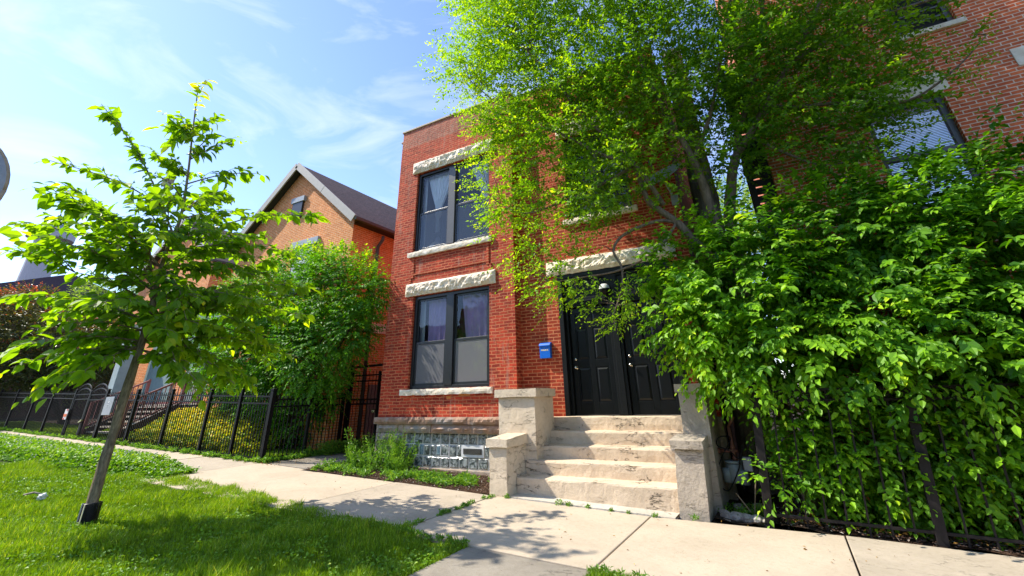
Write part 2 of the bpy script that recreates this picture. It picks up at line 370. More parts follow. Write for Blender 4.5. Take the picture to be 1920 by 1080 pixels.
M['log'] = stone_mat('weathered_log', (.36, .32, .27), (.16, .13, .11), (.44, .42, .38), 12, .03)
M['copper'] = plain('brown_gas_pipe', (.22, .09, .06), .6, 30, .2, .001)
M['meter'] = plain('grey_green_meter', (.22, .27, .28), .45, 20, .12)
M['plastic'] = plain('black_corrugated_plastic', (.012, .012, .014), .35)
M['orange'] = plain('orange_sign_paint', (.8, .16, .03), .5)
M['signred'] = plain('red_sign_edge', (.6, .04, .03), .5)

# ================================================================== SETTING
def sheet(name, pts, z, mtl, kind='structure'):
    mb = MB(); vs = [(x, y, gz(x)+z) for x, y in pts]; mb.add(vs, [tuple(range(len(vs)))]); o = mb.build(name, mtl); o['kind'] = kind; return o
def ground():
    mb = MB(); xs = [-900, -200, -60]+list(range(-40, 21, 4))+[60, 200, 900]; ys = [-60, -10, 0, 4, 7, 10, 16, 30, 80, 300, 1200]
    def hz(x, y): return gz(max(-45, min(20, x)))
    V = [(x, y, hz(x, y)-.03) for y in ys for x in xs]; n = len(xs)
    mb.add(V, [(j*n+i, j*n+i+1, (j+1)*n+i+1, (j+1)*n+i) for j in range(len(ys)-1) for i in range(n-1)])
    o = mb.build('ground', M['soil']); o['kind'] = 'structure'
ground()
# lawn soil
sheet('lawn', [(-45, -6), (-3.45, -6), (-3.45, 4.93), (-45, 4.93)], -.012, M['turf'])
sheet('lawn', [(-2.0, -6), (20, -6), (20, 4.93), (-2.0, 4.93)], -.012, M['turf'])
# sidewalk slabs with real joints
jx = [-45, -42.6, -40.3, -38, -35.7, -33.4, -31.2, -28.9, -26.7, -24.4, -22.2, -19.9, -17.7, -15.5, -13.25, -11.05, -8.85, -6.68, -4.50, -2.0, .19, 2.3, 4.5, 6.7, 8.9]
def back(x): return 7.42 if x < -11 else (7.42-(x+11)/6.4*.25 if x < -4.6 else (7.17 if x < -2 else (7.17+(x+2)/2.2*.28 if x < .2 else 7.45)))
def slab(x0, x1, y0, y1a, y1b, mtl, lift=.02, tilt=0):
    g = .009; mb = MB(); p = [(x0+g, y0), (x1-g, y0), (x1-g, y1b), (x0+g, y1a)]
    zt = [gz(q[0])+lift for q in p]; mb.hexa([(q[0], q[1], z-.12) for q, z in zip(p, zt)]+[(q[0], q[1], z+tilt) for q, z in zip(p, zt)])
    o = mb.build('sidewalk', mtl, bevel=.008); o['kind'] = 'structure'
M['walk2'] = concrete_mat('sidewalk_concrete_older', (.50, .42, .32), (.38, .32, .24), True, .25, .0025, stain=(.28, .22, .15), stf=.5)
for k_, (a, b) in enumerate(zip(jx[:-1], jx[1:])): slab(a, b, 4.95, back(a), back(b), M['walk2'] if k_ in (1, 4, 7, 9, 12, 14, 17, 20) else M['walk'], .02+random.uniform(-.004, .004))
slab(-3.45, -2.0, 2.9, 4.93, 4.93, M['walk_dark'], .012); slab(-3.45, -2.0, .8, 2.88, 2.88, M['walk_dark'], .012)
# walkway to the side gate
mb = MB()
for a, b in ((7.44, 9.1), (9.115, 10.8), (10.82, 14)): mb.hexa([(-10.95, a, .2), (-9.42, a, .2), (-9.55, b, .2), (-10.95, b, .2), (-10.95, a, gz(-10.95)+.02), (-9.42, a, gz(-9.42)+.02), (-9.55, b, gz(-9.5)+.03), (-10.95, b, gz(-10.95)+.03)])
o = mb.build('path', M['walk_dark'], bevel=.01); o['kind'] = 'structure'
def bumpy(name, x0, x1, y0, y1, z, amp, mtl, step=.12, f=3):
    nx = int((x1-x0)/step)+1; ny = int((y1-y0)/step)+1; V = []
    for j in range(ny+1):
        for i in range(nx+1):
            x = x0+(x1-x0)*i/nx; y = y0+(y1-y0)*j/ny; V.append((x, y, gz(x)+z+amp*noise.noise(Vector((x*f, y*f, 1.3)))))
    mb = MB(); mb.add(V, [(j*(nx+1)+i, j*(nx+1)+i+1, (j+1)*(nx+1)+i+1, (j+1)*(nx+1)+i) for j in range(ny) for i in range(nx)])
    o = mb.build(name, mtl, smooth=True); o['kind'] = 'structure'
bumpy('planting_bed', -9.38, -4.62, 7.22, 8.6, .03, .03, M['mulch'])
bumpy('planting_bed', -1.24, .1, 7.5, 14, .02, .05, M['soil'])
bumpy('planting_bed', .1, 14, 7.47, 9.3, .02, .05, M['mulch'])
bumpy('front_yard', -45, -11.1, 7.46, 9.6, .02, .03, M['turf'], .4)

# ================================================================== MAIN HOUSE
HX0, HXB, HX1, YB, YR, HT = -8.63, -4.82, -1.07, 8.6, 8.85, 9.16
house = thing('brick_house', 'old two storey dark red brick house with black double doors and white stone lintels', 'house', (-4.8, 8.8, .1))
def wall(mb, axis, c, a0, a1, z0, z1, holes=(), depth=.18, flip=False, mi=0, inner=1):
    """sheet wall on plane axis=c with openings (a0,a1,z0,z1) and reveals going inward by depth"""
    As = sorted({a0, a1}|{h[0] for h in holes}|{h[1] for h in holes}); Zs = sorted({z0, z1}|{h[2] for h in holes}|{h[3] for h in holes})
    P = (lambda a, d, z: (a, c+d, z)) if axis == 'y' else (lambda a, d, z: (c+d, a, z))
    for i in range(len(As)-1):
        for j in range(len(Zs)-1):
            ca, cz = (As[i]+As[i+1])/2, (Zs[j]+Zs[j+1])/2
            if any(h[0] < ca < h[1] and h[2] < cz < h[3] for h in holes): continue
            q = [P(As[i], 0, Zs[j]), P(As[i+1], 0, Zs[j]), P(As[i+1], 0, Zs[j+1]), P(As[i], 0, Zs[j+1])]
            mb.quad(*(q[::-1] if flip else q), mi)
    for h in holes:
        for (aa, za, ab, zb) in ((h[0], h[2], h[0], h[3]), (h[1], h[3], h[1], h[2]), (h[0], h[3], h[1], h[3]), (h[1], h[2], h[0], h[2])):
            mb.quad(P(aa, 0, za), P(ab, 0, zb), P(ab, depth*inner, zb), P(aa, depth*inner, za), mi)
LW = (-7.78, -5.49, 1.82, 4.00); UW = (-7.93, -5.49, 5.18, 7.56); UR = (-3.50, -2.02, 5.26, 7.42)
PN = (-7.82, -5.56, 4.60, 5.04); GB = (-7.78, -4.95, .27, .92); DO = (-3.88, -1.50, 1.24, 4.02)
mb = MB()
wall(mb, 'y', YB, HX0, HXB, 1.24, HT, [LW, UW], .16)
mb.quad((HXB, YB, .9), (HXB, YR, .9), (HXB, YR, HT), (HXB, YB, HT))
wall(mb, 'y', 8.76, HX0-.17, HX0, .0, HT-.22)
mb.quad((HX0, 8.76, 0), (HX0, YB, 0), (HX0, YB, HT), (HX0, 8.76, HT))
mb.quad((HX0-.17, 20, 0), (HX0-.17, 8.76, 0), (HX0-.17, 8.76, HT-.22), (HX0-.17, 20, HT-.22))
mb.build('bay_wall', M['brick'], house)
# raised brick borders of the panel between the storeys
mb = MB(); x0, x1, z0, z1 = PN
for q in ((x0-.07, x0, z0-.12, z1+.0), (x1, x1+.07, z0-.12, z1), (x0, x1, z0-.05, z0), (x0-.14, x0-.07, z0-.25, z0-.1), (x1+.07, x1+.14, z0-.25, z0-.1)): mb.box(q[0], q[1], YB-.022, YB+.01, q[2], q[3])
mb.build('brick_panel_border', M['brick_in'], house, bevel=.004)
mb = MB(); wall(mb, 'y', YR, HXB, HX1, .0, HT, [UR, (DO[0], DO[1], .0, DO[3])], .16)
mb.build('entrance_wall', M['brick_in'], house)
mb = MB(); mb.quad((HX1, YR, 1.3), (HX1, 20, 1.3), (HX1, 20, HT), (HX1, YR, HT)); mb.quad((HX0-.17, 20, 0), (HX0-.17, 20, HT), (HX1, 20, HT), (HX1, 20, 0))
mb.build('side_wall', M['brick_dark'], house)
mb = MB(); mb.quad((HX1, YR+.004, -.1), (HX1, 20, -.1), (HX1, 20, 1.3), (HX1, YR+.004, 1.3)); mb.build('rubble_wall', M['sand2'], house)
mb = MB(); mb.quad((HX0, YB, HT-.3), (HX1, YB+.3, HT-.3), (HX1, 20, HT-.3), (HX0-.17, 20, HT-.3)); mb.build('flat_roof', M['darkroof'], house)
mb = MB(); mb.box(HX0-.035, HXB+.03, YB-.035, YB+.25, HT, HT+.055); mb.box(HXB+.03, HX1+.03, YR-.035, YR+.22, HT, HT+.055)
mb.box(HX0-.21, HX0-.038, 8.73, 9.0, HT-.22, HT-.17); mb.build('coping', M['coping'], house, bevel=.006)
# a patch of newer mortar-smeared bricks and orange chips under the lower sill
M['chip_b'] = plain('bare_orange_brick', (.75, .27, .07), .9, 40, .2, .002)
for q in ((-6.62, -6.5, 1.60, 1.655), (-6.28, -5.98, 1.655, 1.688)): mb = MB(); mb.box(q[0], q[1], YB-.004, YB+.01, q[2], q[3]); mb.build('chipped_brick', M['chip_b'], house)
# rock-faced stones
def rock(mb, x0, x1, yf, yb, z0, z1, amp=.035, mi=0, seed=0, step=.035, edge=.012):
    nx = max(3, int((x1-x0)/step)); nzz = max(3, int((z1-z0)/step)); V = []
    for j in range(nzz+1):
        for i in range(nx+1):
            x = x0+(x1-x0)*i/nx; z = z0+(z1-z0)*j/nzz
            e = min(i, nx-i, 3)/3; ez = min(j, nzz-j, 2)/2; k = min(e, ez)
            d = amp*k*(1.0+1.1*noise.fractal(Vector((x*6+seed, z*8, seed*1.7)), .8, 2.2, 4))
            jx_ = edge*noise.noise(Vector((z*12, seed, x))) if i in (0, nx) else 0
            jz_ = edge*noise.noise(Vector((x*9, seed+5, z))) if j in (0, nzz) else 0
            V.append((x+jx_, yf-d, z+jz_))
    F = [(j*(nx+1)+i, j*(nx+1)+i+1, (j+1)*(nx+1)+i+1, (j+1)*(nx+1)+i) for j in range(nzz) for i in range(nx)]
    n = len(V); ring = [i for i in range(nx+1)]+[j*(nx+1)+nx for j in range(1, nzz+1)]+[nzz*(nx+1)+i for i in range(nx-1, -1, -1)]+[j*(nx+1) for j in range(nzz-1, 0, -1)]
    for k in ring: V.append((V[k][0], yb, V[k][2]))
    m = len(ring)
    for k in range(m): F.append((ring[(k+1) % m], ring[k], n+k, n+(k+1) % m))
    mb.add(V, F, mi)
def stone(name, x0, x1, yf, yb, z0, z1, mtl, amp=.035, seed=0, edge=.012):
    mb = MB(); rock(mb, x0, x1, yf, yb, z0, z1, amp, 0, seed, edge=edge); return mb.build(name, mtl, house, smooth=False)
stone('lintel', -8.04, -5.31, YB-.03, YB+.1, 4.01, 4.33, M['lime'], .055, 1)
stone('lintel', -8.10, -5.31, YB-.03, YB+.1, 7.57, 7.93, M['lime'], .055, 2)
stone('lintel', -4.12, -1.32, YR-.03, YR+.1, 4.02, 4.34, M['lime'], .05, 3)
stone('lintel', -3.66, -1.80, YR-.03, YR+.1, 7.43, 7.80, M['lime'], .05, 4)
stone('window_sill', -7.96, -5.40, YB-.07, YB+.12, 1.69, 1.815, M['lime'], .02, 5)
stone('window_sill', -8.04, -5.40, YB-.07, YB+.12, 5.045, 5.175, M['lime'], .02, 6)
stone('window_sill', -3.62, -1.92, YR-.07, YR+.12, 5.13, 5.255, M['lime'], .02, 7)
# foundation stones
xs = [-8.70, -7.62, -6.0, -4.86]
for i in range(3): stone('band_stone', xs[i]+.006, xs[i+1]-.006, YB-.075, YB+.12, 1.10, 1.238, M['sand'], .045, 10+i, .006)
xs = [(-8.64, -7.98), (-7.965, -7.80), (-7.79, -7.02), (-7.0, -4.86)]
for i, (a, b) in enumerate(xs): stone('foundation_stone', a, b, YB-.02, YB+.15, .925, 1.093, M['sand'] if i in (3,) else M['sand2'], .04, 20+i, .006)
for a, b, c, d in ((-8.65, -8.2, .70, .915), (-8.19, -7.8, .70, .915), (-8.65, -7.8, .42, .69), (-8.65, -8.1, .05, .41), (-8.09, -7.8, .05, .41)): stone('foundation_stone', a, b, YB-.01, YB+.15, c, d, M['sand2'], .04, a*3+c, .006)
mb = MB(); mb.box(-7.8, HXB, YB-.035, YB+.1, .0, .265); mb.box(HX0-.0, HXB, YB+.02, YB+.15, .0, 1.24); 
mb2 = MB(); mb2.box(-7.79, HXB, YB-.035, YB+.1, .0, .265); mb2.build('basement_sill', M['sand2'], house, bevel=.01)
mb = MB(); mb.box(HX0+.01, -7.79, YB+.03, YB+.15, .0, .92); mb.build('mortar_backing', M['sand'], house)
stone('foundation_stone', -1.2, -1.062, YR-.03, YR+.1, .0, 1.22, M['sand2'], .02, 55)
# glass block window
gw = MB(); gw.box(-7.79, -4.83, YB+.06, YB+.1, .265, .925); gw = gw.build('glass_block_window', plain('grey_mortar', (.72, .68, .58), .8, 30, .15), house)
cw, ch = .243, .2185; x = -7.76
for r in range(3):
    z = .27+r*ch; cols = []
    if r == 1:
        seq = [('b', .16), ('w', .235), ('c', .13), ('b', .17), ('b', .175), ('c', .12), ('w', .235), ('b', .19), ('b', .13), ('v', .56), ('b', .24), ('b', .24)]
    else: seq = [('b', cw)]*12
    x = -7.76+(0 if r != 0 else .02)
    for kind, wd in seq:
        if x+wd > -4.84: break
        m2 = MB(); g = .013; X0, X1, Z0, Z1 = x+g, x+wd-g, z+g, z+ch-g
        if kind == 'v':
            m2.box(X0-.012, X1+.012, YB+.035, YB+.058, Z0-.012, Z1+.012, 0); m2.box(X0+.045, X1-.03, YB+.022, YB+.034, Z0+.045, Z1-.045, 1)
            v = m2.build('vent', [M['white'], M['frame']], gw, bevel=.003)
            m3 = MB()
            for q in range(4): m3.box(X0+.07, X1-.05, YB+.012, YB+.0215, Z0+.055+q*.022, Z0+.065+q*.022)
            m3.build('slats', M['frame_light'], v)
        else:
            c = (X0+X1)/2, (Z0+Z1)/2; e = .02
            m2.add([(X0, YB+.059, Z0), (X1, YB+.059, Z0), (X1, YB+.059, Z1), (X0, YB+.059, Z1), (X0+e, YB+.042, Z0+e), (X1-e, YB+.042, Z0+e), (X1-e, YB+.042, Z1-e), (X0+e, YB+.042, Z1-e)],
                   [(0, 1, 5, 4), (1, 2, 6, 5), (2, 3, 7, 6), (3, 0, 4, 7), (4, 5, 6, 7)])
            if kind == 'w':
                for q in ((X0-.014, X1+.014, Z0-.014, Z0), (X0-.014, X1+.014, Z1, Z1+.014), (X0-.014, X0, Z0, Z1), (X1, X1+.014, Z0, Z1)): m2.box(q[0], q[1], YB+.045, YB+.059, q[2], q[3], 1)
            m2.build('glass_block', [M['gblock_clear'] if kind == 'c' else M['gblock'], M['white']], gw)
        x += wd

def curtain(x0, x1, y, z0, z1, mtl, parent, amp=.03, freq=34, gather=None, name='curtain'):
    nx, nz_ = 40, 14; V = []
    for j in range(nz_+1):
        t = j/nz_; z = z1-(z1-z0)*t
        for i in range(nx+1):
            s = i/nx; a, b = x0, x1
            if gather: a, b = gather(t, x0, x1)
            x = a+(b-a)*s; V.append((x, y+amp*math.sin(s*freq+1.5*math.sin(t*2))*(.6+.4*t), z))
    mb = MB(); mb.add(V, [(j*(nx+1)+i, j*(nx+1)+i+1, (j+1)*(nx+1)+i+1, (j+1)*(nx+1)+i) for j in range(nz_) for i in range(nx)])
    return mb.build(name, mtl, parent, smooth=True)
def double_window(o4, yw, cur, screens, label_lights=False):
    x0, x1, z0, z1 = o4; yf = yw+.07
    f = MB(); t = .075
    f.box(x0, x0+t, yf, yf+.09, z0, z1); f.box(x1-t, x1, yf, yf+.09, z0, z1); f.box(x0+t, x1-t, yf, yf+.09, z1-t, z1); f.box(x0+t, x1-t, yf, yf+.09, z0, z0+t*.9)
    xm = (x0+x1)/2-.02; mw = .11
    fr = f.build('window', M['frame'], house, bevel=.004)
    m2 = MB(); m2.box(xm-mw, xm+mw, yf-.012, yf+.088, z0+t*.9, z1-t); m2.build('mullion', M['frame_light'] if label_lights else M['frame'], fr, bevel=.004)
    for k, (a, b) in enumerate(((x0+t, xm-mw), (xm+mw, x1-t))):
        zm = z0+(z1-z0)*.475
        for (za, zb, yo, nm) in ((z0+t*.9, zm+.02, .03, 'lower'), (zm-.02, z1-t, .055, 'upper')):
            s = MB(); q = .055
            s.box(a+.004, a+q, yf+yo, yf+yo+.024, za, zb); s.box(b-q, b-.004, yf+yo, yf+yo+.024, za, zb); s.box(a+q, b-q, yf+yo, yf+yo+.024, za, za+q); s.box(a+q, b-q, yf+yo, yf+yo+.024, zb-q, zb)
            s.build('sash', M['frame'], fr, bevel=.003)
            p = MB(); p.quad((a+q, yf+yo+.012, za+q), (b-q, yf+yo+.012, za+q), (b-q, yf+yo+.012, zb-q), (a+q, yf+yo+.012, zb-q))
            p.build('pane', M['glass'] if nm == 'upper' else screens, fr)
    cur(fr, x0, x1, xm, yf+.2, z0, z1)
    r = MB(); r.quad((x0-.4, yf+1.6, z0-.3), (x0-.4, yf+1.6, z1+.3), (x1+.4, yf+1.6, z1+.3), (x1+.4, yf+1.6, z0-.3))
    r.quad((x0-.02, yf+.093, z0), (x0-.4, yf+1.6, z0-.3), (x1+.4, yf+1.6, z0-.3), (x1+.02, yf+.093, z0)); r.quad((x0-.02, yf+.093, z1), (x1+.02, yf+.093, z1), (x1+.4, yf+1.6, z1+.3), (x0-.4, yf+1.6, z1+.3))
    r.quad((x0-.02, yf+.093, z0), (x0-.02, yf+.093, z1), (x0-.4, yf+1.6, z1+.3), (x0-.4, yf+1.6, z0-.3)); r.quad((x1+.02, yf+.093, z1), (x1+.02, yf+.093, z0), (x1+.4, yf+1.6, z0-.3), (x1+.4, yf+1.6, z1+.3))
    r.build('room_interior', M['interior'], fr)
    return fr
def cur_low(fr, x0, x1, xm, y, z0, z1):
    curtain(x0+.30, xm-.10, y, z0, z1, M['curtain_p'], fr, .03, 30); curtain(x0+.06, x0+.22, y-.02, z0, z1, M['curtain_g'], fr, .01, 6)
    curtain(xm+.2, x1-.05, y, z0, z1, M['curtain_p'], fr, .03, 30, lambda t, a, b: (a+.25*max(0, .5-abs(t-.5)), b))
def cur_up(fr, x0, x1, xm, y, z0, z1):
    def g1(t, a, b):
        k = min(1, t/.62); w = (b-a)*(1-.78*k**1.3); c = a+.42*(b-a); return (c-w*.45, c+w*.6) if t < .72 else (c-.06, c+.06)
    curtain(x0+.22, xm-.1, y, z0+.55, z1, M['curtain_w'], fr, .025, 38, g1)
    def g2(t, a, b): k = min(1, t/.8); return (a+(b-a)*.55*k, b)
    curtain(xm+.45, x1-.05, y, z0+1.0, z1, M['curtain_w'], fr, .025, 38, g2)
    curtain(x0+.08, x0+.17, y, z0+.2, z1-.1, M['curtain_w'], fr, .008, 6)
    mbx = MB(); mbx.lathe([(0, .0), (.24, .02), (.28, .1), (.2, .2), (.1, .3), (.045, .42), (0, .45)], (x0+.55, y+.1, z0+.02), n=14); mbx.build('cloth_bundle', M['curtain_g'], fr, smooth=True)
def cur_ur(fr, x0, x1, xm, y, z0, z1): curtain(xm+.12, x1-.1, y, z0+1.0, z1, M['curtain_w'], fr, .02, 26)
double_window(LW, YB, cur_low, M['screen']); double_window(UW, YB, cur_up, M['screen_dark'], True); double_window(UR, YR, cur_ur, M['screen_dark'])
# black back board keeps the basement and door recess closed
# ---- entrance
YD = 9.0
df = MB(); x0, x1, z0, z1 = DO
df.box(x0, x0+.10, YR-.02, YD+.06, z0, z1); df.box(x1-.10, x1, YR-.02, YD+.06, z0, z1); df.box(x0+.10, x1-.10, YR-.005, YD+.06, z1-.09, z1)
df.box(x0+.10, x0+.16, YD-.07, YD+.06, z0, z1-.09); df.box(x1-.16, x1-.10, YD-.07, YD+.06, z0, z1-.09)
df.box(-2.84, -2.60, YD-.06, YD+.06, z0, z1-.09); df.box(-2.78, -2.66, YD-.085, YD-.06, z0, 3.36)
doorframe = df.build('door_frame', M['doorframe'], house, bevel=.006)
mo = MB()
for k, (a, b) in enumerate(((x0+.16, -2.84), (-2.60, x1-.16))):
    for q in range(4): mo.box(a, b, YD-.075-.012*q, YD+.05, 3.31+q*.032, 3.335+q*.032)
    mo.box(a, b, YD-.02, YD+.05, 3.44, 3.93)
    mo.box(a, b, YD-.06, YD-.022, 3.44, 3.50); mo.box(a, b, YD-.06, YD-.022, 3.87, 3.92)
mo.build('transom_board', M['doorframe'], doorframe, bevel=.004)
def door(x0, x1):
    z0, z1 = 1.255, 3.29; mb = MB(); mb.box(x0, x1, YD+.012, YD+.055, z0, z1)
    W = x1-x0; st = W*.125; rail = [z0+.24, z0+.98, z0+1.13, z0+1.70, z0+1.80, z1-.10]
    Y1 = YD
    # stiles and rails proud of the slab, panels raised in between
    pw = (W-3*st)/2; cols = [(x0+st, x0+st+pw), (x0+2*st+pw, x1-st)]; rows = [(z0+.22, z0+.86), (z0+1.0, z0+1.62), (z0+1.74, z1-.10)]
    for a, b in ((x0, x0+st), (x0+st+pw, x0+2*st+pw), (x1-st, x1)): mb.box(a, b, Y1, YD+.0115, z0, z1)
    zz = [z0]+[v for r in rows for v in r]+[z1]
    for a, b in cols:
        for k in range(0, 8, 2): mb.box(a, b, Y1, YD+.0115, zz[k], zz[k+1])
        for r0, r1 in rows:
            e0, e1 = .018, .05
            mb.add([(a+e0, YD+.0118, r0+e0), (b-e0, YD+.0118, r0+e0), (b-e0, YD+.0118, r1-e0), (a+e0, YD+.0118, r1-e0), (a+e1, YD-.004, r0+e1), (b-e1, YD-.004, r0+e1), (b-e1, YD-.004, r1-e1), (a+e1, YD-.004, r1-e1)],
                   [(0, 1, 5, 4), (1, 2, 6, 5), (2, 3, 7, 6), (3, 0, 4, 7), (4, 5, 6, 7)])
    d = mb.build('door', M['door'], house, bevel=.004)
    k = MB(); k.lathe([(0, -.075), (.022, -.072), (.032, -.058), (.03, -.04), (.012, -.028), (.012, -.01), (.034, -.008), (.034, 0)], (x0+.075, Y1-.001, z0+.86), 'y', 16); k.build('knob', M['chrome'], d, smooth=True)
    k = MB(); k.lathe([(0, -.03), (.02, -.03), (.026, -.018), (.032, -.014), (.032, 0)], (x0+.07, Y1-.001, z0+1.02), 'y', 16); k.build('deadbolt', M['chrome'], d, smooth=True)
    k = MB(); k.box(x0, x1, YD-.03, YD+.0, z0-.012, z0-.002); k.build('threshold_strip', M['frame_light'], d)
door(-3.715, -2.85); door(-2.59, -1.665)
# ================================================================== FRONT STEPS
steps = thing('front_steps', 'cracked pale concrete stairs between two stepped parged side walls', 'stairs', (-2.9, 8.0, .08))
RZ = [(7.47, .39), (7.80, .60), (8.12, .80), (8.44, 1.01)]
def rough_step(x0, x1, y0, y1, z0, z1, seed, tiltx=0.0):
    n = int((x1-x0)/.06); V = []; F = []
    prof = [(y0+.012, z0), (y0+.004, z0+(z1-z0)*.5), (y0, z1-.03), (y0+.008, z1-.008), (y0+.03, z1), ((y0+y1)/2, z1+.002), (y1, z1+.004)]
    for i in range(n+1):
        x = x0+(x1-x0)*i/n
        for j, (y, z) in enumerate(prof):
            k = noise.fractal(Vector((x*3.1+seed, j*.7, seed)), .9, 2.1, 4)
            V.append((x, y+.012*k, z+(.008*noise.noise(Vector((x*2.3, j*.2, seed+9))) if j > 1 else 0)+tiltx*(x-x0)))
    m = len(prof)
    for i in range(n):
        for j in range(m-1): F.append((i*m+j, (i+1)*m+j, (i+1)*m+j+1, i*m+j+1))
    mb = MB(); mb.add(V, F)
    mb.quad((x0, y0+.02, z0), (x0, y0+.02, z1), (x0, y1, z1), (x0, y1, z0)); mb.quad((x1, y1, z0), (x1, y1, z1), (x1, y0+.02, z1), (x1, y0+.02, z0))
    return mb
zprev = .02
for i, (y, z) in enumerate(RZ):
    ynext = RZ[i+1][0]+.03 if i < 3 else 8.80
    rough_step(-4.24, -1.60, y, ynext, zprev, z, i*3.7).build('step', M['step'], steps, smooth=False); zprev = z-.02
rough_step(-4.18, -1.52, 8.76, 9.07, .98, 1.235, 33).build('threshold_step', M['step'], steps)
stone('threshold_stone', -4.36, -4.17, 8.77, 8.95, 1.03, 1.235, M['sand'], .012, 31, .004)
mb = MB(); n = 30; V = []
for i in range(n+1):
    x = -4.25+(4.25-1.68)*i/n
    for y in (7.19, 7.5): V.append((x, y+(.015*noise.noise(Vector((x*5, 1, 2))) if y < 7.3 else 0), gz(x)+.034+.006*noise.noise(Vector((x*4, y, 3)))))
mb.add(V, [(2*i, 2*i+2, 2*i+3, 2*i+1) for i in range(n)]); mb.add([(v[0], v[1], v[2]-.04) for v in V], [(2*i, 2*i+2, 2*i+3, 2*i+1) for i in range(n)])
for i in range(n): mb.quad((V[2*i][0], V[2*i][1], V[2*i][2]-.04), (V[2*i+2][0], V[2*i+2][1], V[2*i+2][2]-.04), V[2*i+2], V[2*i])
mb.build('apron_slab', M['apron'], steps)
def wobbly(p, name, mtl, parent, cuts=9, amp=.012, bev=.012):
    """a box given by 8 corners, subdivided and pushed about a little like hand-parged render"""
    V = []; F = []; P = [Vector(q) for q in p]
    faces = [(0, 1, 5, 4), (1, 2, 6, 5), (2, 3, 7, 6), (3, 0, 4, 7), (4, 5, 6, 7)]
    mb = MB()
    for f in faces:
        a, b, c, d = (P[i] for i in f); vs = []
        for j in range(cuts+1):
            for i in range(cuts+1):
                s, t = i/cuts, j/cuts; q = (a*(1-s)+b*s)*(1-t)+(d*(1-s)+c*s)*t
                q = q+Vector([noise.noise(q*3.1+Vector((k*9.1, 0, 0))) for k in range(3)])*amp+Vector([noise.noise(q*11+Vector((k*5.1, 2, 0))) for k in range(3)])*amp*.35
                vs.append(q)
        mb.add(vs, [(j*(cuts+1)+i, j*(cuts+1)+i+1, (j+1)*(cuts+1)+i+1, (j+1)*(cuts+1)+i) for j in range(cuts) for i in range(cuts)])
    return mb.build(name, mtl, parent, smooth=True) if False else mb.build(name, mtl, parent)
def hx(x0, x1, y0, y1, z0, z1, lean=0, zb=None): return [(x0+lean, y0, z0), (x1+lean, y0, z0), (x1+lean, y1, z0), (x0+lean, y1, z0), (x0, y0, z1), (x1, y0, z1), (x1, y1, zb or z1), (x0, y1, zb or z1)]
wl = wobbly(hx(-4.58, -4.25, 7.17, 7.86, .0, .85, 0, .90), 'side_wall', M['stucco'], steps)
wobbly(hx(-4.62, -4.215, 7.12, 7.86, .845, .965, 0, 1.01), 'side_wall_cap', M['stucco'], wl, amp=.01)
wl = wobbly(hx(-4.80, -4.04, 7.84, 8.62, .3, 1.60), 'side_wall', M['stucco'], steps, 12); wobbly(hx(-4.86, -3.97, 7.78, 8.60, 1.60, 1.735), 'side_wall_cap', M['stucco'], wl, amp=.01)
wobbly(hx(-4.56, -4.10, 7.9, 8.83, .0, 1.2), 'side_wall_base', M['stucco'], wl)
wl = wobbly(hx(-1.60, -1.22, 7.38, 7.95, -.03, .88, -.07, .9), 'side_wall', M['stucco_r'], steps)
wobbly(hx(-1.64, -1.20, 7.32, 7.93, .88, .985, 0, 1.03), 'side_wall_cap', M['stucco_r'], wl, amp=.01)
wl = wobbly(hx(-1.52, -1.13, 7.90, 8.84, -.03, 1.61, -.05), 'side_wall', M['stucco_r'], steps, 12); wobbly(hx(-1.56, -1.08, 7.85, 8.84, 1.61, 1.73), 'side_wall_cap', M['stucco_r'], wl, amp=.01)

# ================================================================== SMALL THINGS ON THE HOUSE
mx_ = thing('mailbox', 'small bright blue wall mailbox with cream lettering left of the black doors', 'mailbox', (-4.22, 8.8, 2.32))
x0, x1, z0, z1 = -4.34, -4.10, 2.32, 2.62
mb = MB(); mb.box(x0, x1, 8.75, 8.845, z0, z1-.04); mb.build('box_body', M['blue'], mx_, bevel=.006)
mb = MB(); pr = [(8.845, z1+.015), (8.80, z1+.01), (8.755, z1-.012), (8.73, z1-.045), (8.728, z1-.062), (8.845, z1-.05)]
V = [(x0-.006, y, z) for y, z in pr]+[(x1+.006, y, z) for y, z in pr]; n = len(pr)
mb.add(V, [tuple(range(n)), tuple(range(2*n-1, n-1, -1))]+[(i, i+n, (i+1) % n+n, (i+1) % n) for i in range(n)][::1]); mb.build('lid', M['blue'], mx_, bevel=.003)
mb = MB(); mb.lathe([(0, -.004), (.008, -.004), (.011, 0)], (-4.235, 8.749, 2.525), 'y', 12); mb.build('lock', M['chrome'], mx_)
cu = bpy.data.curves.new('lettering', 'FONT'); cu.body = 'MAILBOX'; cu.size = .04; cu.align_x = 'CENTER'; cu.extrude = .001; cu.offset = .0012
o = bpy.data.objects.new('lettering', cu); C.objects.link(o); dg = bpy.context.evaluated_depsgraph_get()
me = bpy.data.meshes.new_from_object(o.evaluated_get(dg)); bpy.data.objects.remove(o)
me.transform(Matrix.Translation((-4.222, 8.748, 2.465)) @ Matrix.Rotation(math.pi/2, 4, 'X')); link('lettering', me, M['gold'], mx_)
pl = thing('porch_light', 'round white and black porch lamp on the board above the left door', 'lamp', (-2.92, 8.9, 3.6))
p = at(1133, 542, 8.85); mb = MB(); mb.lathe([(0, .105), (.06, .1), (.10, .06), (.115, 0)], p, n=18); mb.build('lamp_shade', M['white'], pl, smooth=True)
mb = MB(); mb.lathe([(.116, 0), (.118, -.02), (.10, -.07), (.05, -.11), (.015, -.125), (0, -.13)], p, n=18); mb.build('lamp_base', M['blackmetal'], pl, smooth=True)
mb = MB(); mb.bar(p+Vector((0, .02, -.02)), p+Vector((0, .13, -.02)), .04); mb.build('bracket', M['blackmetal'], pl)
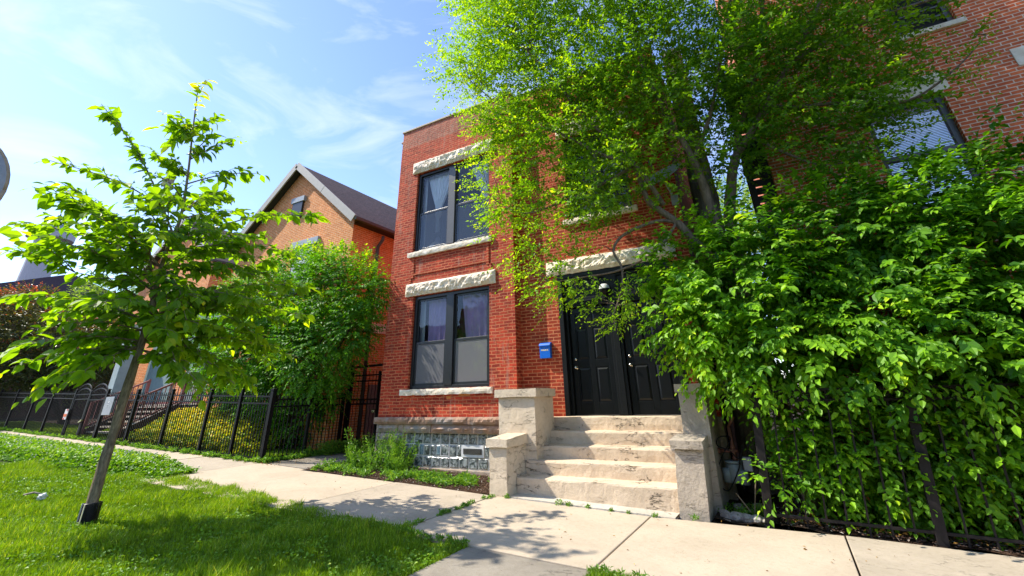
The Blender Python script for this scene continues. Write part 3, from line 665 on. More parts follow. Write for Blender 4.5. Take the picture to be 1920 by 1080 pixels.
# satellite dish on the front wall
ds = thing('satellite_dish', 'pale grey satellite dish on the upper right brick wall half hidden by branches', 'satellite dish', (-1.3, 8.8, 5.4))
cpt = Vector((-1.27, 8.50, 5.56)); nrm = Vector((-.25, -.55, .60)).normalized(); ux = nrm.orthogonal().normalized(); ux = Vector((.92, -.35, .12)); ux = (ux-nrm*ux.dot(nrm)).normalized(); uy = nrm.cross(ux)
V = []; rings = 7; seg = 28
for r in range(rings+1):
    for k in range(seg):
        a = 2*math.pi*k/seg; q = r/rings; V.append(cpt+ux*math.cos(a)*.46*q+uy*math.sin(a)*.33*q+nrm*(.10*q*q))
F = [(r*seg+k, r*seg+(k+1) % seg, (r+1)*seg+(k+1) % seg, (r+1)*seg+k) for r in range(rings) for k in range(seg)]
mb = MB(); mb.add(V, F); mb.add([v-nrm*.012 for v in V], [f[::-1] for f in F]); b = rings*seg
for k in range(seg): mb.quad(V[b+k], V[b+(k+1) % seg], V[b+(k+1) % seg]-nrm*.03, V[b+k]-nrm*.03)
mb.build('dish', M['grey'], ds, smooth=True)
mb = MB(); mb.tube([cpt-nrm*.02, cpt+Vector((.05, .15, -.12)), (-1.15, 8.84, 5.2)], .022, 8); mb.box(-1.22, -1.08, 8.825, 8.848, 5.08, 5.3); mb.build('wall_mount', M['grey'], ds)
mb = MB(); mb.tube([cpt-uy*.3, cpt+nrm*.42-uy*.05], .014, 6); mb.box(*(lambda c: (c.x-.03, c.x+.03, c.y-.03, c.y+.03, c.z-.05, c.z+.05))(cpt+nrm*.42-uy*.05)); mb.build('feed_arm', M['frame_light'], ds)

# ================================================================== RIGHT BUILDING
rb = thing('brick_building', 'tall newer red brick building with pale mortar at the right behind the hedge tree', 'building', (6, 9.3, 0))
W1 = (2.34, 3.50, 4.30, 6.34); W2 = (3.30, 4.16, 7.66, 9.3); W3 = (4.66, 5.8, 4.4, 6.42)
mb = MB(); wall(mb, 'y', 9.3, .66, 14, -.3, 12, [W1, W2, W3], .2); mb.quad((.66, 22, -.3), (.66, 9.3, -.3), (.66, 9.3, 12), (.66, 22, 12)); mb.quad((.66, 9.3, 12), (14, 9.3, 12), (14, 22, 12), (.66, 22, 12)); mb.quad((14, 9.3, -.3), (14, 22, -.3), (14, 22, 12), (14, 9.3, 12))
mb.build('wall', M['brick_right'], rb)
for a, b, c, d in ((2.24, 3.62, 6.345, 6.72), (4.52, 5.95, 6.43, 6.78), (3.2, 4.28, 9.31, 9.6)):
    mb = MB(); mb.box(a, b, 9.285, 9.45, c, d); mb.build('lintel', M['lime'], rb, bevel=.006)
for a, b, c in ((2.24, 3.6, 4.29), (3.24, 4.24, 7.65), (4.56, 5.9, 4.39)):
    mb = MB(); mb.box(a, b, 9.23, 9.45, c-.10, c); mb.build('sill', M['lime'], rb, bevel=.006)
for k, (a, b, c, d) in enumerate((W1, W2, W3)):
    f = MB(); t = .09
    f.box(a, a+t, 9.4, 9.5, c, d); f.box(b-t, b, 9.4, 9.5, c, d); f.box(a+t, b-t, 9.4, 9.5, d-t, d); f.box(a+t, b-t, 9.4, 9.5, c, c+t)
    if k != 1: f.box(a+t, b-t, 9.39, 9.46, 5.25, 5.33)
    fr = f.build('window', M['frame_light'], rb, bevel=.004)
    if k == 1:
        s = MB()
        for q in range(7): s.box(a+t, b-t, 9.38, 9.44, c+.26+q*.21, c+.29+q*.21)
        s.build('louver_bars', M['frame_light'], fr); p = MB(); p.quad((a, 9.49, c), (b, 9.49, c), (b, 9.49, d), (a, 9.49, d)); p.build('pane', M['interior'], fr)
    else:
        p = MB(); p.quad((a+t, 9.47, c+t), (b-t, 9.47, c+t), (b-t, 9.47, d-t), (a+t, 9.47, d-t)); p.build('pane', M['glass'], fr)
        p = MB()
        for q in range(int((d-c)/.03)): p.add([(a+.03, 9.53, c+q*.03), (b-.03, 9.53, c+q*.03), (b-.03, 9.545, c+.028+q*.03), (a+.03, 9.545, c+.028+q*.03)], [(0, 1, 2, 3)])
        p.build('blind', M['curtain_g'], fr)

wf = thing('stair_frame', 'dark weathered wooden stair frame in the gap left of the newer brick building', 'stair frame', (.4, 9.9, 0))
for x_, y_ in ((.28, 9.5), (.60, 9.5), (.28, 10.8), (.60, 10.8)): mb = MB(); mb.box(x_-.05, x_+.05, y_-.05, y_+.05, -.1, 8.2); mb.build('stair_post', M['soffit'], wf)
for z_ in (2.6, 4.4, 6.2, 8.0): mb = MB(); mb.box(.22, .655, 9.44, 10.86, z_, z_+.22); mb.build('landing', M['soffit'], wf)
mb = MB()
for q in range(44): mb.box(.33, .55, 9.47, 9.50, .2+q*.178, .34+q*.178)
mb.build('slatted_screen', M['soffit'], wf)
# ================================================================== ORANGE GABLED HOUSE
def gabled(name, label, x0, x1, yf, zE, zR, ze_over, base, ext=14, windows=()):
    h = thing(name, label, 'house', ((x0+x1)/2, yf, base))
    xr = (x0+x1)/2; ov = .28; sd = .30; sl = (zR-zE)/(xr-x0+sd)
    mb = MB(); z_at = lambda x: zR-.16-abs(x-xr)*sl
    holes = [w for w in windows]
    zl = min(z_at(x0), z_at(x1)); wall(mb, 'y', yf, x0, x1, base-.5, zl, [w for w in holes if w[3] <= zl], .12)
    ah = [w for w in holes if w[3] > zl]
    mb.add([(x0, yf, zl), (x1, yf, zl), (xr, yf, zR-.16)], [(0, 1, 2)])
    mb.quad((x1, yf, base-.5), (x1, yf+ext, base-.5), (x1, yf+ext, z_at(x1)), (x1, yf, z_at(x1))); mb.quad((x0, yf+ext, base-.5), (x0, yf, base-.5), (x0, yf, z_at(x0)), (x0, yf+ext, z_at(x0)))
    mb.build('wall', M['brick_orange'], h)
    r = MB(); th = .1
    for s in (-1, 1):
        xe = xr+s*(xr-x0+sd); a = (xr, yf-ov, zR); b = (xe, yf-ov, zE); c = (xe, yf+ext, zE); d = (xr, yf+ext, zR)
        q = [a, d, c, b] if s > 0 else [a, b, c, d]
        r.add(q+[(p[0], p[1], p[2]-th) for p in q], [(0, 1, 2, 3) if False else (3, 2, 1, 0), (4, 5, 6, 7), (0, 1, 5, 4), (1, 2, 6, 5), (2, 3, 7, 6), (3, 0, 4, 7)])
    roof = r.build('roof', M['shingle'], h)
    uvl = roof.data.uv_layers[0]
    off = wloc(h)
    for p_ in roof.data.polygons:
        for li in p_.loop_indices: c = roof.data.vertices[roof.data.loops[li].vertex_index].co+off; uvl.data[li].uv = (c.y, c.z*1.35)
    for s in (-1, 1):
        xe = xr+s*(xr-x0+sd+.02); f = MB(); a = Vector((xr, yf-ov-.03, zR-.09)); b = Vector((xe, yf-ov-.03, zE-.09)); k = (a*.5+b*.5)
        f.bar(a, k, .05, .26, up=(0, 0, 1)); f.bar(k+(b-a).normalized()*.02, b, .05, .26); f.build('fascia', M['fascia'], roof, bevel=.004)
        g = MB(); g.box(min(xe, xe+s*.12), max(xe, xe+s*.12), yf-ov-.02, yf+ext, zE-.14, zE-.02); g.build('gutter', M['gutter'], roof, bevel=.02)
        so_ = MB(); a0 = (xr, yf-ov, zR-.125); b0 = (xr+s*(xr-x0+sd), yf-ov, zE-.125); so_.quad(a0, b0, (b0[0], yf+.0, b0[2]), (a0[0], yf, a0[2]))
        so_.quad((xr+s*(xr-x0), yf, zE-.13), (xe, yf, zE-.13), (xe, yf+ext, zE-.13), (xr+s*(xr-x0), yf+ext, zE-.13)); so_.build('soffit', M['soffit'], roof)
    return h
oh = gabled('orange_house', 'orange brick gabled house with dark shingle roof left of the old red house', -17.7, -11.2, 9.28, 7.05, 10.0, 0, .35, 16, [])
# vent slot, window and stone band on it
mb = MB(); mb.box(-14.62, -14.05, 9.2, 9.29, 7.78, 8.42); v = mb.build('attic_vent', M['frame'], oh, bevel=.01); mb = MB(); mb.box(-14.7, -13.97, 9.17, 9.29, 8.42, 8.62); mb.build('vent_cap', M['grey'], v)
mb = MB(); mb.box(-14.2, -12.8, 9.18, 9.32, 6.56, 6.80); mb.build('lintel', M['grey'], oh, bevel=.006)
mb = MB(); mb.box(-14.1, -12.95, 9.24, 9.27, 4.9, 6.55); wv = mb.build('window', M['frame'], oh); mb = MB(); mb.box(-14.02, -13.03, 9.225, 9.238, 5.0, 6.45); mb.build('pane', M['curtain_g'], wv)
mb = MB(); mb.box(-11.215, -11.17, 9.28, 25, 3.60, 3.90); mb.build('stone_band', M['lime'], oh)
pd = [(-10.93, 10.35, 6.75), (-10.93, 10.35, 6.62), (-11.12, 10.35, 6.42), (-11.12, 10.35, 6.1), (-11.12, 10.35, .5)]
mb = MB(); mb.tube(pd, .055, 10); mb.build('downspout', M['gutter'], oh, smooth=True)
mb = MB(); mb.box(-11.2, -11.12, 10.6, 20, .3, 2.05); mb.build('mesh_screen', plain('beige_mesh_panel', (.30, .22, .18), .8, 60, .35, .01), oh)
oh2 = gabled('orange_house', 'second orange brick gabled house farther left mostly hidden behind the young tree', -28.2, -21.5, 10.3, 7.6, 10.3, 0, .6, 12, [])
oh['group'] = 'orange brick gabled houses'; oh2['group'] = 'orange brick gabled houses'
# ================================================================== PORCH HOUSE (grey-green front, red rails)
ph = thing('porch_house', 'grey green house front with raised porch behind the black fence', 'house', (-20, 10.6, .6))
mb = MB(); wall(mb, 'y', 10.2, -24.6, -17.75, .3, 5.2, [(-22.2, -21.2, 1.65, 3.9), (-20.0, -18.9, 1.75, 3.0)], .15); mb.build('siding_wall', M['teal_wall'], ph)
mb = MB(); mb.box(-22.2, -21.2, 10.34, 10.38, 1.65, 3.9); mb.build('door', M['white'], ph); mb = MB(); mb.box(-20.0, -18.9, 10.34, 10.38, 1.75, 3.0); mb.build('window', M['gblock'], ph)
mb = MB(); mb.box(-24.6, -18.3, 10.17, 10.2, 1.25, 1.75); mb.build('skirting', M['mauve'], ph)
mb = MB(); mb.bar((-25.2, 9.55, 1.4), (-25.2, 9.55, 5.0), .5); mb.build('column', plain('pale_green_column', (.42, .50, .50), .6, 5, .1), ph, bevel=.01)
mb = MB(); mb.box(-18.6, -17.6, 9.9, 10.18, .3, 2.1); mb.build('lower_panel', M['bluewall'], ph, bevel=.01)
ps = thing('porch_stairs', 'wooden porch stairs with dusty red railings behind the arched gate', 'stairs', (-21, 8.6, .6))
for i in range(6):
    mb = MB(); y0 = 7.95+i*.26; z = .78+i*.155; mb.box(-22.35, -19.6, y0, y0+.28, z, z+.045); mb.build('tread', M['tread'], ps)
for x in (-22.38, -19.56):
    mb = MB(); mb.hexa([(x-.025, 7.8, .62), (x+.025, 7.8, .62), (x+.025, 9.45, 1.18), (x-.025, 9.45, 1.18), (x-.025, 7.8, .86), (x+.025, 7.8, .86), (x+.025, 9.45, 1.70), (x-.025, 9.45, 1.70)]); mb.build('stringer', M['darkwood'], ps)
mb = MB(); mb.box(-22.4, -18.45, 9.5, 10.15, 1.30, 1.62); mb.build('landing', M['darkwood'], ps, bevel=.01)
mb = MB(); mb.box(-22.42, -18.42, 9.48, 10.16, 1.621, 1.66); mb.build('landing_deck', M['tread'], ps)
for x in (-22.38, -19.56):
    mb = MB(); mb.bar((x, 7.85, 1.75), (x, 9.5, 2.55), .05, .06); mb.bar((x, 7.85, .98), (x, 9.5, 1.78), .04, .05)
    for i in range(12): y = 7.9+i*.14; zz = (y-7.85)/1.65*.8; mb.bar((x, y, .98+zz), (x, y, 1.75+zz), .025)
    mb.bar((x, 7.85, .7), (x, 7.85, 1.8), .07); mb.bar((x, 9.5, 1.66), (x, 9.5, 2.6), .07); mb.build('railing', M['mauve'], ps)
mb = MB(); mb.bar((-19.56, 9.52, 2.5), (-18.45, 9.52, 2.5), .05, .06)
for i in range(9): mb.bar((-19.5+i*.13, 9.52, 1.66), (-19.5+i*.13, 9.52, 2.5), .025)
mb.bar((-18.45, 9.52, 1.66), (-18.45, 9.52, 2.55), .07); mb.build('railing', M['mauve'], ps)
# ================================================================== FAR LEFT
c = atx(98, 440, -70); fh = thing('domed_tower', 'small grey blue dome with finial on a pale drum rising at the far left', 'tower', (c.x, c.y, 0)); k = mpp(c)
mb = MB(); mb.lathe([(20*k, -c.z), (20*k, -14*k), (33*k, -10*k), (33*k, 0), (25*k, 3*k)], c, n=24); mb.build('drum', plain('pale_stone_drum', (.5, .48, .52), .8), fh)
mb = MB(); mb.lathe([(27*k, 3*k), (27*k, 9*k), (22*k, 16*k), (14*k, 21*k), (13*k, 23*k), (7*k, 27*k), (3*k, 29*k), (0, 30*k)], c, n=24); mb.build('dome', M['dome'], fh, smooth=True)
mb = MB(); mb.lathe([(1.5*k, 29*k), (1.5*k, 33*k), (3.5*k, 35*k), (3*k, 38*k), (1*k, 39*k), (1*k, 42*k), (0, 42*k)], c, n=10); mb.build('finial', M['frame'], fh)
c = atx(60, 580, -46); br_ = thing('far_house', 'low dark brown roofed house beyond the red leafed shrub', 'house', (c.x, c.y, 0)); k = mpp(c)
mb = MB(); mb.box(c.x-8, c.x+3, c.y-4, c.y+6, 0, c.z); mb.build('wall', M['brick_dark'], br_)
mb = MB(); mb.add([(c.x-8.5, c.y-5, c.z), (c.x+3.5, c.y-5, c.z), (c.x+3.5, c.y+7, c.z), (c.x-8.5, c.y+7, c.z), (c.x-6, c.y+1, c.z+2.6), (c.x+1.5, c.y+1, c.z+2.6)], [(0, 1, 5, 4), (1, 2, 5), (2, 3, 4, 5), (3, 0, 4), (3, 2, 1, 0)]); mb.build('roof', M['darkroof'], br_)
# round sign edge entering at far left
c = atx(-136, 333, -3.2); k = mpp(c); sg = thing('round_sign', 'grey back of a rounded sign with tan rim entering at the left edge', 'sign', (c.x, c.y, gz(c.x)))
sx = Vector((.35, .94, 0)); V = []; Vb = []
nn = Vector((.94, -.35, 0))
prof = [(1.0, 0), (1.0, .02), (.93, .028), (0, .02)]
mb = MB(); seg = 40
for rr, d in prof: V += [Vector(c)+sx*math.cos(2*math.pi*i/seg)*.24*rr*1.0+Vector((0, 0, 1))*math.sin(2*math.pi*i/seg)*.27*rr+nn*d for i in range(seg)]
mb.add(V, [(r*seg+i, r*seg+(i+1) % seg, (r+1)*seg+(i+1) % seg, (r+1)*seg+i) for r in range(3) for i in range(seg)]); mb.add([v for v in V[:seg]], [tuple(range(seg))[::-1]])
mb.build('sign_plate', [M['grey']], sg)
mb = MB(); ring = [Vector(c)+sx*math.cos(2*math.pi*i/seg)*.24+Vector((0, 0, 1))*math.sin(2*math.pi*i/seg)*.27+nn*.01 for i in range(seg+1)]; mb.tube(ring, .012, 6); mb.build('rim', M['coping'], sg, smooth=True)
mb = MB(); mb.tube([(c.x-.06, c.y-.16, gz(c.x)), (c.x-.06, c.y-.16, c.z+.2)], .03, 8); mb.build('pole', M['grey'], sg)

# ================================================================== FENCES
FY = 7.45
fence = thing('iron_fence', 'long black iron picket fence along the left part of the sidewalk', 'fence', (-20, FY, .5))
def post(x, y, h, parent, mtl, w=.07, lean=0, cap=True, z0=None):
    z0 = gz(x) if z0 is None else z0; mb = MB(); mb.bar((x, y, z0-.1), (x+lean, y, z0+h), w, w, up=(0, 1, 0))
    if cap: mb.bar((x+lean, y, z0+h), (x+lean, y, z0+h+.02), w*1.25, w*1.25, up=(0, 1, 0)); mb.add([(x+lean-w*.5, y-w*.5, z0+h+.02), (x+lean+w*.5, y-w*.5, z0+h+.02), (x+lean+w*.5, y+w*.5, z0+h+.02), (x+lean-w*.5, y+w*.5, z0+h+.02), (x+lean, y, z0+h+.045)], [(0, 1, 4), (1, 2, 4), (2, 3, 4), (3, 0, 4)])
    return mb.build('fence_post', mtl, parent)
def panel(a, b, parent, h=1.5, step=.112, mtl=None, bottom=.1, top2=.16, pick_top=.0, name='picket_panel'):
    a = Vector((a[0], a[1], gz(a[0]))); b = Vector((b[0], b[1], gz(b[0]))); mb = MB(); d = b-a; n = max(1, int(Vector((d.x, d.y)).length/step))
    for hh in (h-.06, h-.06-top2, bottom): mb.bar(a+Vector((0, 0, hh)), b+Vector((0, 0, hh)), .03, .035)
    for i in range(1, n):
        p = a+d*i/n; mb.bar(p+Vector((0, 0, bottom-.06)), p+Vector((0, 0, h+pick_top)), .017, .017, up=(0, 1, 0))
        mb.add([p+Vector((-.0085, -.0085, h+pick_top)), p+Vector((.0085, -.0085, h+pick_top)), p+Vector((.0085, .0085, h+pick_top)), p+Vector((-.0085, .0085, h+pick_top)), p+Vector((0, 0, h+pick_top+.03))], [(0, 1, 4), (1, 2, 4), (2, 3, 4), (3, 0, 4)])
    return mb.build(name, mtl or M['blackmetal'], parent)
px_ = [-33.1, -30.95, -28.78, -26.65, -24.83, -22.79]
for x in px_: post(x, FY, 1.56, fence, M['blackmetal'])
for a, b in zip(px_[:-1], px_[1:]): panel((a+.04, FY), (b-.04, FY), fence, 1.49)
px2 = [-20.20, -18.05, -15.92, -13.86, -12.42, -11.10]
for i, x in enumerate(px2): post(x, FY, 1.57 if i < 4 else 1.58, fence, M['blackmetal'], .075 if i < 5 else .10)
for a, b in zip(px2[:-1], px2[1:]): panel((a+.04, FY), (b-.04, FY), fence, 1.49)
for y in (8.55, 9.62): post(-11.08, y, 1.45, fence, M['blackmetal'])
panel((-11.09, FY+.06), (-11.08, 8.52), fence, 1.42); panel((-11.08, 8.58), (-11.08, 9.6), fence, 1.42)
gt = thing('arched_gate', 'black double iron gate with two arched tops beside the grey plate', 'gate', (-21.5, FY, .6))
def arch_leaf(x0, x1):
    mb = MB(); z0 = gz((x0+x1)/2); w = x1-x0; n = 16
    for rr, sc in ((.0, 1.0), (.2, .66)):
        pts = [(x0+w/2-math.cos(math.pi*i/n)*w/2*(1-.1*rr), FY, z0+1.42+math.sin(math.pi*i/n)*.34*sc-rr*.15) for i in range(n+1)]; mb.tube(pts, .022, 6)
    for hh in (1.42, 1.26, .1): mb.bar((x0, FY, z0+hh), (x1, FY, z0+hh), .035)
    m = int(w/.105)
    for i in range(1, m):
        s = i/m; x = x0+w*s; mb.bar((x, FY, z0+.05), (x, FY, z0+1.42+math.sin(math.pi*s)*.30), .017)
    for x in (x0+.02, x1-.02): mb.bar((x, FY, z0+.03), (x, FY, z0+1.44), .045)
    return mb.build('gate_leaf', M['blackmetal'], gt)
arch_leaf(-22.72, -21.56); arch_leaf(-21.48, -20.28)
post(-21.52, FY, 1.52, gt, M['blackmetal'], .06); bpy.context.view_layer.update()
mb = MB(); mb.bar((-21.60, FY-.06, 1.15), (-21.40, FY-.06, 1.22), .05); mb.build('latch', M['chrome'], gt)
pt = thing('notice_plate', 'light grey metal plate with small embossed marks fixed to the fence near the young tree', 'sign', (-19.75, 7.38, 1.4))
mb = MB(); mb.box(-20.05, -19.45, 7.375, 7.40, 1.37, 1.92); mb.build('plate', M['grey'], pt, bevel=.008)
mb = MB()
for x, z, s in ((-19.72, 1.84, .018), (-19.73, 1.76, .035), (-19.80, 1.68, .02), (-19.70, 1.68, .02), (-19.86, 1.62, .012), (-19.76, 1.62, .012), (-19.64, 1.62, .012)): mb.box(x-s, x+s, 7.368, 7.3745, z-s*.7, z+s*.7)
mb.build('raised_marks', M['white'], pt)
hs = thing('hanging_sign', 'small striped orange and white sign hanging on the fence left of the arched gate', 'sign', (-22.85, 7.38, 1.2))
mb = MB(); mb.box(-22.98, -22.72, 7.36, 7.372, 1.24, 1.58, 0); mb.build('sign_board', M['white'], hs); mb = MB(); mb.box(-22.97, -22.73, 7.350, 7.3595, 1.33, 1.42); mb.build('orange_stripe', M['orange'], hs); mb = MB(); mb.box(-22.97, -22.85, 7.350, 7.3595, 1.245, 1.285); mb.box(-22.85, -22.73, 7.350, 7.3595, 1.53, 1.57); mb.build('red_corner', M['signred'], hs)
# side gate in the gangway
sgte = thing('side_gate', 'tall narrow black iron gate closing the passage between the orange and red houses', 'gate', (-10.2, 9.8, .3))
mb = MB(); z0 = .27
for x in (-11.0, -9.92): mb.bar((x, 9.8, z0), (x, 9.8, 2.36), .055, up=(0, 1, 0))
for x in (-9.92, -9.25, -8.85): mb.bar((x, 9.8, z0), (x, 9.8, 2.36), .03, up=(0, 1, 0))
for zz in (2.27, 2.12, 1.64, 1.52, .40): mb.bar((-11.0, 9.8, zz), (-8.82, 9.8, zz), .035)
for i in range(1, 17):
    x = -11.0+i*.135
    if x > -8.85: break
    mb.tube([(x, 9.8, .3), (x, 9.8, 1.0)], .008, 4) ; n = 26
    pts = [(x+.008*math.cos(q*1.6), 9.8+.008*math.sin(q*1.6), .3+q*(2.08/n)) for q in range(n+1)]; mb.tube(pts, .008, 4)
for i in range(15): c = (-10.93+i*.135, 9.8, 1.58); mb.tube([(c[0]+.05*math.cos(a), 9.8, c[2]+.05*math.sin(a)) for a in [k*math.pi/5 for k in range(11)]], .007, 4)
mb.build('gate_leaf', M['blackmetal'], sgte)
mb = MB(); mb.bar((-11.1, 9.8, 2.5), (-8.82, 9.8, 2.55), .06); mb.bar((-11.08, 9.8, .2), (-11.08, 9.8, 2.6), .09, up=(0, 1, 0)); mb.build('gate_frame', M['blackmetal'], sgte)
mb = MB(); mb.box(-10.05, -9.93, 9.72, 9.78, 1.30, 1.38); mb.build('lock', M['chrome'], sgte, bevel=.01)
# right fence (lower, rusty black, leaning posts)
rf = thing('iron_fence', 'weathered dark iron fence with ring frieze at the right in front of the hedge tree', 'fence', (2, 7.56, 0))
RY = 7.56
def rpost(xb, xt, zt): mb = MB(); mb.bar((xb, RY, gz(xb)-.1), (xt, RY, zt), .105, .105, up=(0, 1, 0)); mb.bar((xt, RY, zt), (xt, RY, zt+.012), .12, .12, up=(0, 1, 0)); return mb.build('fence_post', M['brownmetal'], rf, bevel=.006)
rp = [(-.60, -.42), (1.08, 1.27), (2.95, 3.05), (4.8, 4.9)]
for a, b in rp: rpost(a, b, 1.76)
for i in range(3):
    a, b = rp[i], rp[i+1]; mb = MB()
    def P(s, z):
        x0 = a[0]+(a[1]-a[0])*z/1.72; x1 = b[0]+(b[1]-b[0])*z/1.72; return Vector((x0+(x1-x0)*s, RY, gz(0)*0+z+GS*(a[0]+(b[0]-a[0])*s)*max(0, 1-z)))
    for z in (1.60, 1.47, .14): mb.bar(P(0, z), P(1, z), .035, .03)
    n = 8
    for k in range(1, n): mb.bar(P(k/n, .0), P(k/n, 1.60), .02, .02, up=(0, 1, 0))
    for k in range(n*2-1):
        c = P((k+.75)/(n*2), 1.535); mb.tube([(c.x+.052*math.cos(q*math.pi/7), RY, c.z+.052*math.sin(q*math.pi/7)) for q in range(15)], .007, 5)
    mb.build('picket_panel', M['brownmetal'], rf)

# ================================================================== GANGWAY THINGS (gas meter, log)
gm = thing('gas_meter', 'grey gas meter with brown pipes beside the right stair wall', 'gas meter', (-.95, 8.2, .1))
gy = 8.35; g0 = at(1379, 885, gy); k = mpp(g0)
mb = MB(); mb.lathe([(0, -.14), (.09, -.14), (.11, -.12), (.115, .0), (.11, .10), (.09, .12), (0, .12)], g0, n=16); mb.build('meter_body', M['meter'], gm, smooth=True, bevel=0)
mb = MB(); mb.lathe([(.12, .121), (.125, .135), (.12, .15), (0, .15)], g0, n=16); mb.lathe([(0, -.135), (.07, -.13), (.07, .05), (0, .06)], g0+Vector((-.105, -.03, .0)), n=10); mb.lathe([(0, -.135), (.07, -.13), (.07, .05), (0, .06)], g0+Vector((.105, -.03, -.02)), n=10); mb.build('meter_cover', M['meter'], gm, smooth=True)
t0 = g0+Vector((.03, 0, .15))
mb = MB(); mb.tube([t0, t0+Vector((0, 0, .12)), t0+Vector((0, 0, .46))], .026, 10); mb.tube([t0+Vector((-.2, -.02, .13)), t0+Vector((.06, 0, .13))], .024, 10); mb.lathe([(.036, 0), (.036, .05)], t0+Vector((0, 0, .0)), n=10); mb.lathe([(.036, 0), (.036, .05)], t0+Vector((0, 0, .16)), n=10); mb.lathe([(0, -.02), (.04, -.02), (.04, .02), (0, .02)], t0+Vector((-.2, -.02, .13)), 'x', 12); mb.tube([t0+Vector((0, 0, .46)), t0+Vector((.1, -.05, .60))], .022, 8); mb.build('pipe', M['copper'], gm, smooth=True)
mb = MB(); mb.box(g0.x+.13, g0.x+.25, gy-.05, gy+.05, g0.z+.02, g0.z+.2); mb.build('regulator_box', M['grey'], gm, bevel=.01)
def cablecurve(pts, r, name, mtl, parent):
    P = [Vector(p) for p in pts]; out_ = []
    for i in range(len(P)-1):
        p0, p1, p2, p3 = P[max(i-1, 0)], P[i], P[i+1], P[min(i+2, len(P)-1)]
        for q in range(8):
            t = q/8; out_.append(.5*((2*p1)+(p2-p0)*t+(2*p0-5*p1+4*p2-p3)*t*t+(3*p1-p0-3*p2+p3)*t**3))
    out_.append(P[-1]); mb = MB(); mb.tube(out_, r, 6); return mb.build(name, mtl, parent, smooth=True)
yy = gy-.12
cablecurve([at(1386, 870, yy), at(1392, 835, yy), at(1385, 800+60, yy), at(1368, 845, yy), at(1345, 835, yy), at(1348, 820, yy), at(1370, 822, yy), at(1352, 860, yy), at(1346, 890, yy), at(1352, 912, yy), at(1368, 918, yy), at(1385, 880, yy), at(1388, 860, yy)], .008, 'cable', M['blackmetal'], gm)
mb = MB(); mb.tube([(-1.02, 9.0, .1), (-1.02, 9.0, 3.2)], .045, 8); o = mb.build('drain_pipe', M['blackmetal'], house)
lg = MB(); n = 14; V = []
p0 = Vector((-1.18, 7.66, .075)); p1 = Vector((-.62, 7.60, .06))
lg.tube([p0+(p1-p0)*i/n+Vector((0, .01*math.sin(i*2.1), .008*math.sin(i*1.3))) for i in range(n+1)], [.045+.02*abs(math.sin(i*.9+.5)) for i in range(n+1)], 10, wob=.4)
o = lg.build('log', M['log']); tag(o, 'weathered grey split log lying at the base of the right fence post', 'log')
mb = MB()
mb.tube([(-1.25, 7.6, .06), (-1.05, 7.52, .05)], .012, 5); mb.tube([(-.78, 7.8, .05), (-.66, 7.72, .5)], .008, 5); mb.tube([(-.8, 7.75, .12), (-.95, 7.8, .32)], .008, 5)
o = mb.build('dead_twigs', M['bark_sap']); tag(o, 'few dry brown twigs standing by the log near the gas meter', 'twigs')
for i, (x, y, r) in enumerate(((-.98, 8.15, .07), (-.75, 8.3, .06))):
    mb = MB(); s = 10; V = []
    for a in range(7):
        for b in range(s):
            th = math.pi*a/6; phi = 2*math.pi*b/s; d = Vector((math.sin(th)*math.cos(phi), math.sin(th)*math.sin(phi), math.cos(th)*.5)); V.append(Vector((x, y, .1))+d*r*(1.2+.5*noise.noise(d*2+Vector((i*5, 0, 0)))))
    mb.add(V, [(a*s+b, a*s+(b+1) % s, (a+1)*s+(b+1) % s, (a+1)*s+b) for a in range(6) for b in range(s)][::1]); o = mb.build('rock', M['log'], smooth=True)
    tag(o, ['pale rock on the dark soil below the gas meter', 'dark rock on the soil right of the gas meter'][i], 'rock')
# ================================================================== LEAVES
LEAF6 = (np.array([[0, 0, 0], [.32, .5, .10], [.68, .36, .06], [1, 0, -.10], [.68, -.36, .06], [.32, -.5, .10], [.35, 0, -.02], [.7, 0, -.03]]), [(0, 6, 1), (6, 7, 2, 1), (7, 3, 2), (0, 5, 6), (5, 4, 7, 6), (4, 3, 7)])
LEAF4 = (np.array([[0, 0, 0], [.45, .5, .12], [1, 0, -.05], [.45, -.5, .12]]), [(0, 2, 1), (0, 3, 2)])
def norm(a): return a/np.maximum(np.linalg.norm(a, axis=1, keepdims=True), 1e-9)
def leafmesh(name, P, A, Nn, Ln, Wd, var, tmpl, m, parent, extra_obj=None):
    A = norm(A); S = norm(np.cross(Nn, A)); Nn = np.cross(A, S); T, F = tmpl
    V = P[:, None, :]+T[None, :, 0, None]*A[:, None, :]*Ln[:, None, None]+T[None, :, 1, None]*S[:, None, :]*Wd[:, None, None]+T[None, :, 2, None]*Nn[:, None, :]*Ln[:, None, None]
    me = nmesh(name, V.reshape(-1, 3), F, len(P), len(T), var)
    return link(name, me, m, parent)
